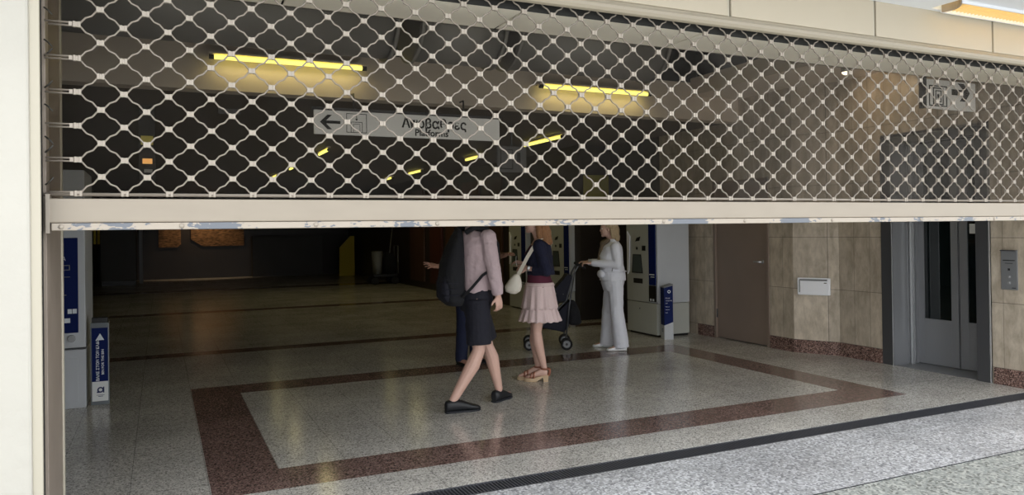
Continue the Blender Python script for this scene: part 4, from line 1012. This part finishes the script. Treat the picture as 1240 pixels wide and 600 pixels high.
# ---- woman in white
p4 = thing('person', 'person in white jacket and wide white trousers pushing a stroller', 'person', (5.18, 8.12, 0), math.radians(155))
b = MB()
HR, HL = (0, -.085, .86), (-.02, .085, .86); KR, KL = (.04, -.12, .46), (-.03, .13, .46); AR, AL = (.05, -.15, .085), (-.09, .15, .085)
b.oval([(0, 0, .78, .10, .135), (-.01, 0, .88, .13, .17), (0, 0, 1.0, .115, .14), (.02, 0, 1.2, .13, .155), (0, 0, 1.30, .10, .155), (-.01, 0, 1.36, .055, .07)])
b.cap((-.01, 0, 1.34), .05, (.035, 0, 1.44), .048); leg(b, HR, KR, AR); leg(b, HL, KL, AL)
foot_pts(b, (.01, -.15, .02), (1, -.1, 0), .22, .036); foot_pts(b, (-.13, .15, .02), (1, .1, 0), .22, .036)
SL, EL, WL = (-.02, .16, 1.29), (-.04, .18, 1.075), (.275, .075, 1.09)
SR, ER, WR = (-.02, -.16, 1.29), (.05, -.25, 1.07), (.29, -.26, 1.09)
arm(b, SR, ER, WR, (.044, .036, .036, .023)); arm(b, SL, EL, WL, (.044, .036, .036, .023))
hand(b, WR, (1, 0, .05), (0, 0, 1), -1, .75, .9); hand(b, WL, (1, -.15, .05), (0, .2, 1), 1, .75, .9)
head(b, (.06, 0, 1.515), .93); b.organic('body', 'skin', p4, .0052, 3); face_parts(p4, (.06, 0, 1.515), .93)
h_ = MB(); h_.ell((.02, 0, 1.56), (.10, .086, .075), 20, 14); h_.ell((-.025, 0, 1.50), (.07, .083, .085)); h_.cap((-.03, .04, 1.5), .05, (-.055, .05, 1.39), .038); h_.cap((-.03, -.04, 1.5), .05, (-.055, -.05, 1.39), .038); h_.cap((.02, .075, 1.52), .024, (.0, .085, 1.41), .02)
h_.organic('hair', 'blonde_light', p4, .007, 2, .018, .03)
sh = MB(); sh.oval([(.0, 0, .865, .165, .185), (0, 0, .95, .16, .185), (.01, 0, 1.06, .15, .175), (.02, 0, 1.18, .155, .18), (0, 0, 1.29, .125, .175), (-.01, 0, 1.345, .075, .10), (.0, 0, 1.385, .062, .068)])
for S_, E_, W_ in ((SR, ER, WR), (SL, EL, WL)):
    W2 = Vector(E_).lerp(Vector(W_), .98); sh.cap(S_, .068, E_, .06); frust(sh, [E_, Vector(E_).lerp(W2, .5), W2], [.06, .052, .04])
jk = sh.organic('jacket', 'white_cloth', p4, .008, 3, .016, .1)
MB().cap((.035, .188, .98), .004, (.02, .190, 1.04), .004).build('pocket_zip', 'black', jk, local=True)
mb = MB(); mb.cap((.11, .03, 1.34), .035, (.165, .02, 1.12), .03); mb.cap((.11, -.03, 1.34), .035, (.165, -.03, 1.10), .03); mb.cap((.06, .07, 1.37), .03, (.12, .03, 1.33), .035); mb.cap((.06, -.07, 1.37), .03, (.12, -.03, 1.33), .035); mb.organic('scarf', 'scarf', p4, .008, 3, .015, .05)
tr = MB(); tr.oval([(0, 0, .74, .12, .16), (0, 0, .84, .148, .178), (0, 0, .93, .135, .165)])
for H_, K_, A_ in ((HR, KR, AR), (HL, KL, AL)): tr.cap(H_, .10, K_, .085); frust(tr, [K_, (A_[0] + .01, A_[1], .035)], [.085, .098])
tr.organic('trousers', 'white_cloth', p4, .008, 3, .016, .12)
shoe(p4, (.0, -.15, 0), (1, -.1, 0), 'white', 'sign_white', .25, .044, .07); shoe(p4, (-.14, .15, 0), (1, .1, 0), 'white', 'sign_white', .25, .044, .07)
fb = thing('waist_bag', 'small white waist bag on the front of the person in white', 'bag', (5.18, 8.12, .95), math.radians(155))
mb = MB(); mb.ell((.150, .06, .0), (.055, .10, .055), 16, 10); mb.organic('pouch', 'white_cloth', fb, .007, 3)
mb = MB(); mb.tube([(.172 * math.cos(a) * .98, .193 * math.sin(a), .03) for a in [2 * PI * k / 32 for k in range(33)]], .007, 6); mb.build('belt', 'white_cloth', fb, local=True)

# ---- stroller (faces +x local)
s = thing('stroller', 'dark navy folding baby stroller with grey wheels pushed by the person in white', 'stroller', (4.49, 8.60, 0), math.radians(155))
for q in (-1, 1):
    y = q * .19
    MB().tube([(-.45, y * .9, 1.05), (-.40, y * .9, 1.07), (-.33, y * .95, .95), (-.235, y, .62), (.0, y, .40), (.23, y, .10)], .0105, 8).build('frame_tube', 'metal_pole', s, local=True)
    MB().tube([(-.34, y * .95, .97), (-.27, y, .55), (-.22, y, .10)], .0105, 8).build('rear_leg', 'metal_pole', s, local=True)
    MB().cap((-.47, y * .9, 1.03), .018, (-.38, y * .9, 1.075), .018).build('handle_grip', 'rubber', s, local=True)
    MB().tube([(-.24, y, .60), (.05, y * .98, .62), (.15, y, .60)], .012, 8).build('side_bar', 'black', s, local=True)
    for x, r in ((-.23, .075), (.24, .07)):
        for dy in (-.028, .028):
            yy = y + dy
            rg_ = []
            mb = MB(); mb.tube([(x + (r - .012) * math.cos(a), yy, r + (r - .012) * math.sin(a)) for a in [2 * PI * k / 24 for k in range(25)]], .012, 8)
            wh = mb.build('wheel', 'rubber', s, local=True)
            mb = MB(); mb.cyl((x, yy - .010, r), (x, yy + .010, r), r * .62, n=20); hb = mb.build('hub', 'hub_grey', wh, local=True)
            mb = MB(); mb.cyl((x, yy - .013, r), (x, yy + .013, r), r * .22, n=12); mb.build('axle_cap', 'black', wh, local=True)
mb = MB()   # seat and basket
mb.prism([(-.28, .62), (-.05, .40), (.17, .40), (.20, .33), (.05, .27), (-.20, .22), (-.27, .30)], lambda u, v, t: (u, t, v), -.17, .17)
mb.organic('seat', 'stroller_navy', s, .009, 4, .012, .08)
mb = MB(); mb.prism([(-.31, .93), (-.25, .95), (-.02, .68), (.16, .62), (.17, .56), (-.02, .58), (-.20, .60), (-.27, .66)], lambda u, v, t: (u, t, v), -.18, .18)
mb.organic('canopy', 'stroller_navy', s, .009, 4, .015, .06)
mb = MB(); mb.tube([(-.20, -.19, .70), (-.12, 0, .74), (-.20, .19, .70)], .008, 6); mb.build('cross_bar', 'metal_pole', s, local=True)
mb = MB(); mb.ell((.0, .196, .40), (.035, .003, .008)); mb.ell((.10, .19, .34), (.012, .004, .012)); mb.build('label_patch', 'hub_grey', s, local=True)
mb = MB(); mb.ell((-.01, .1, .69), (.15, .12, .045), 20, 12, Matrix.Rotation(math.radians(12), 3, 'Y')); bl = mb.build('blanket', 'blanket', None)
bl.matrix_basis = s.matrix_basis.copy(); tag(bl, 'grey and beige patterned blanket bundled on top of the stroller', 'blanket')
mb = MB(); mb.oval([(-.34, .12, .30, .05, .05), (-.345, .12, .33, .085, .07), (-.33, .12, .50, .07, .06), (-.31, .12, .62, .03, .03)], sup=2.6)
hb_ = mb.organic('hanging_bag', 'black_cloth', None, .008, 4, .012, .08)
hb_.matrix_basis = s.matrix_basis.copy(); tag(hb_, 'dark cloth bag hanging behind the stroller handles', 'bag')
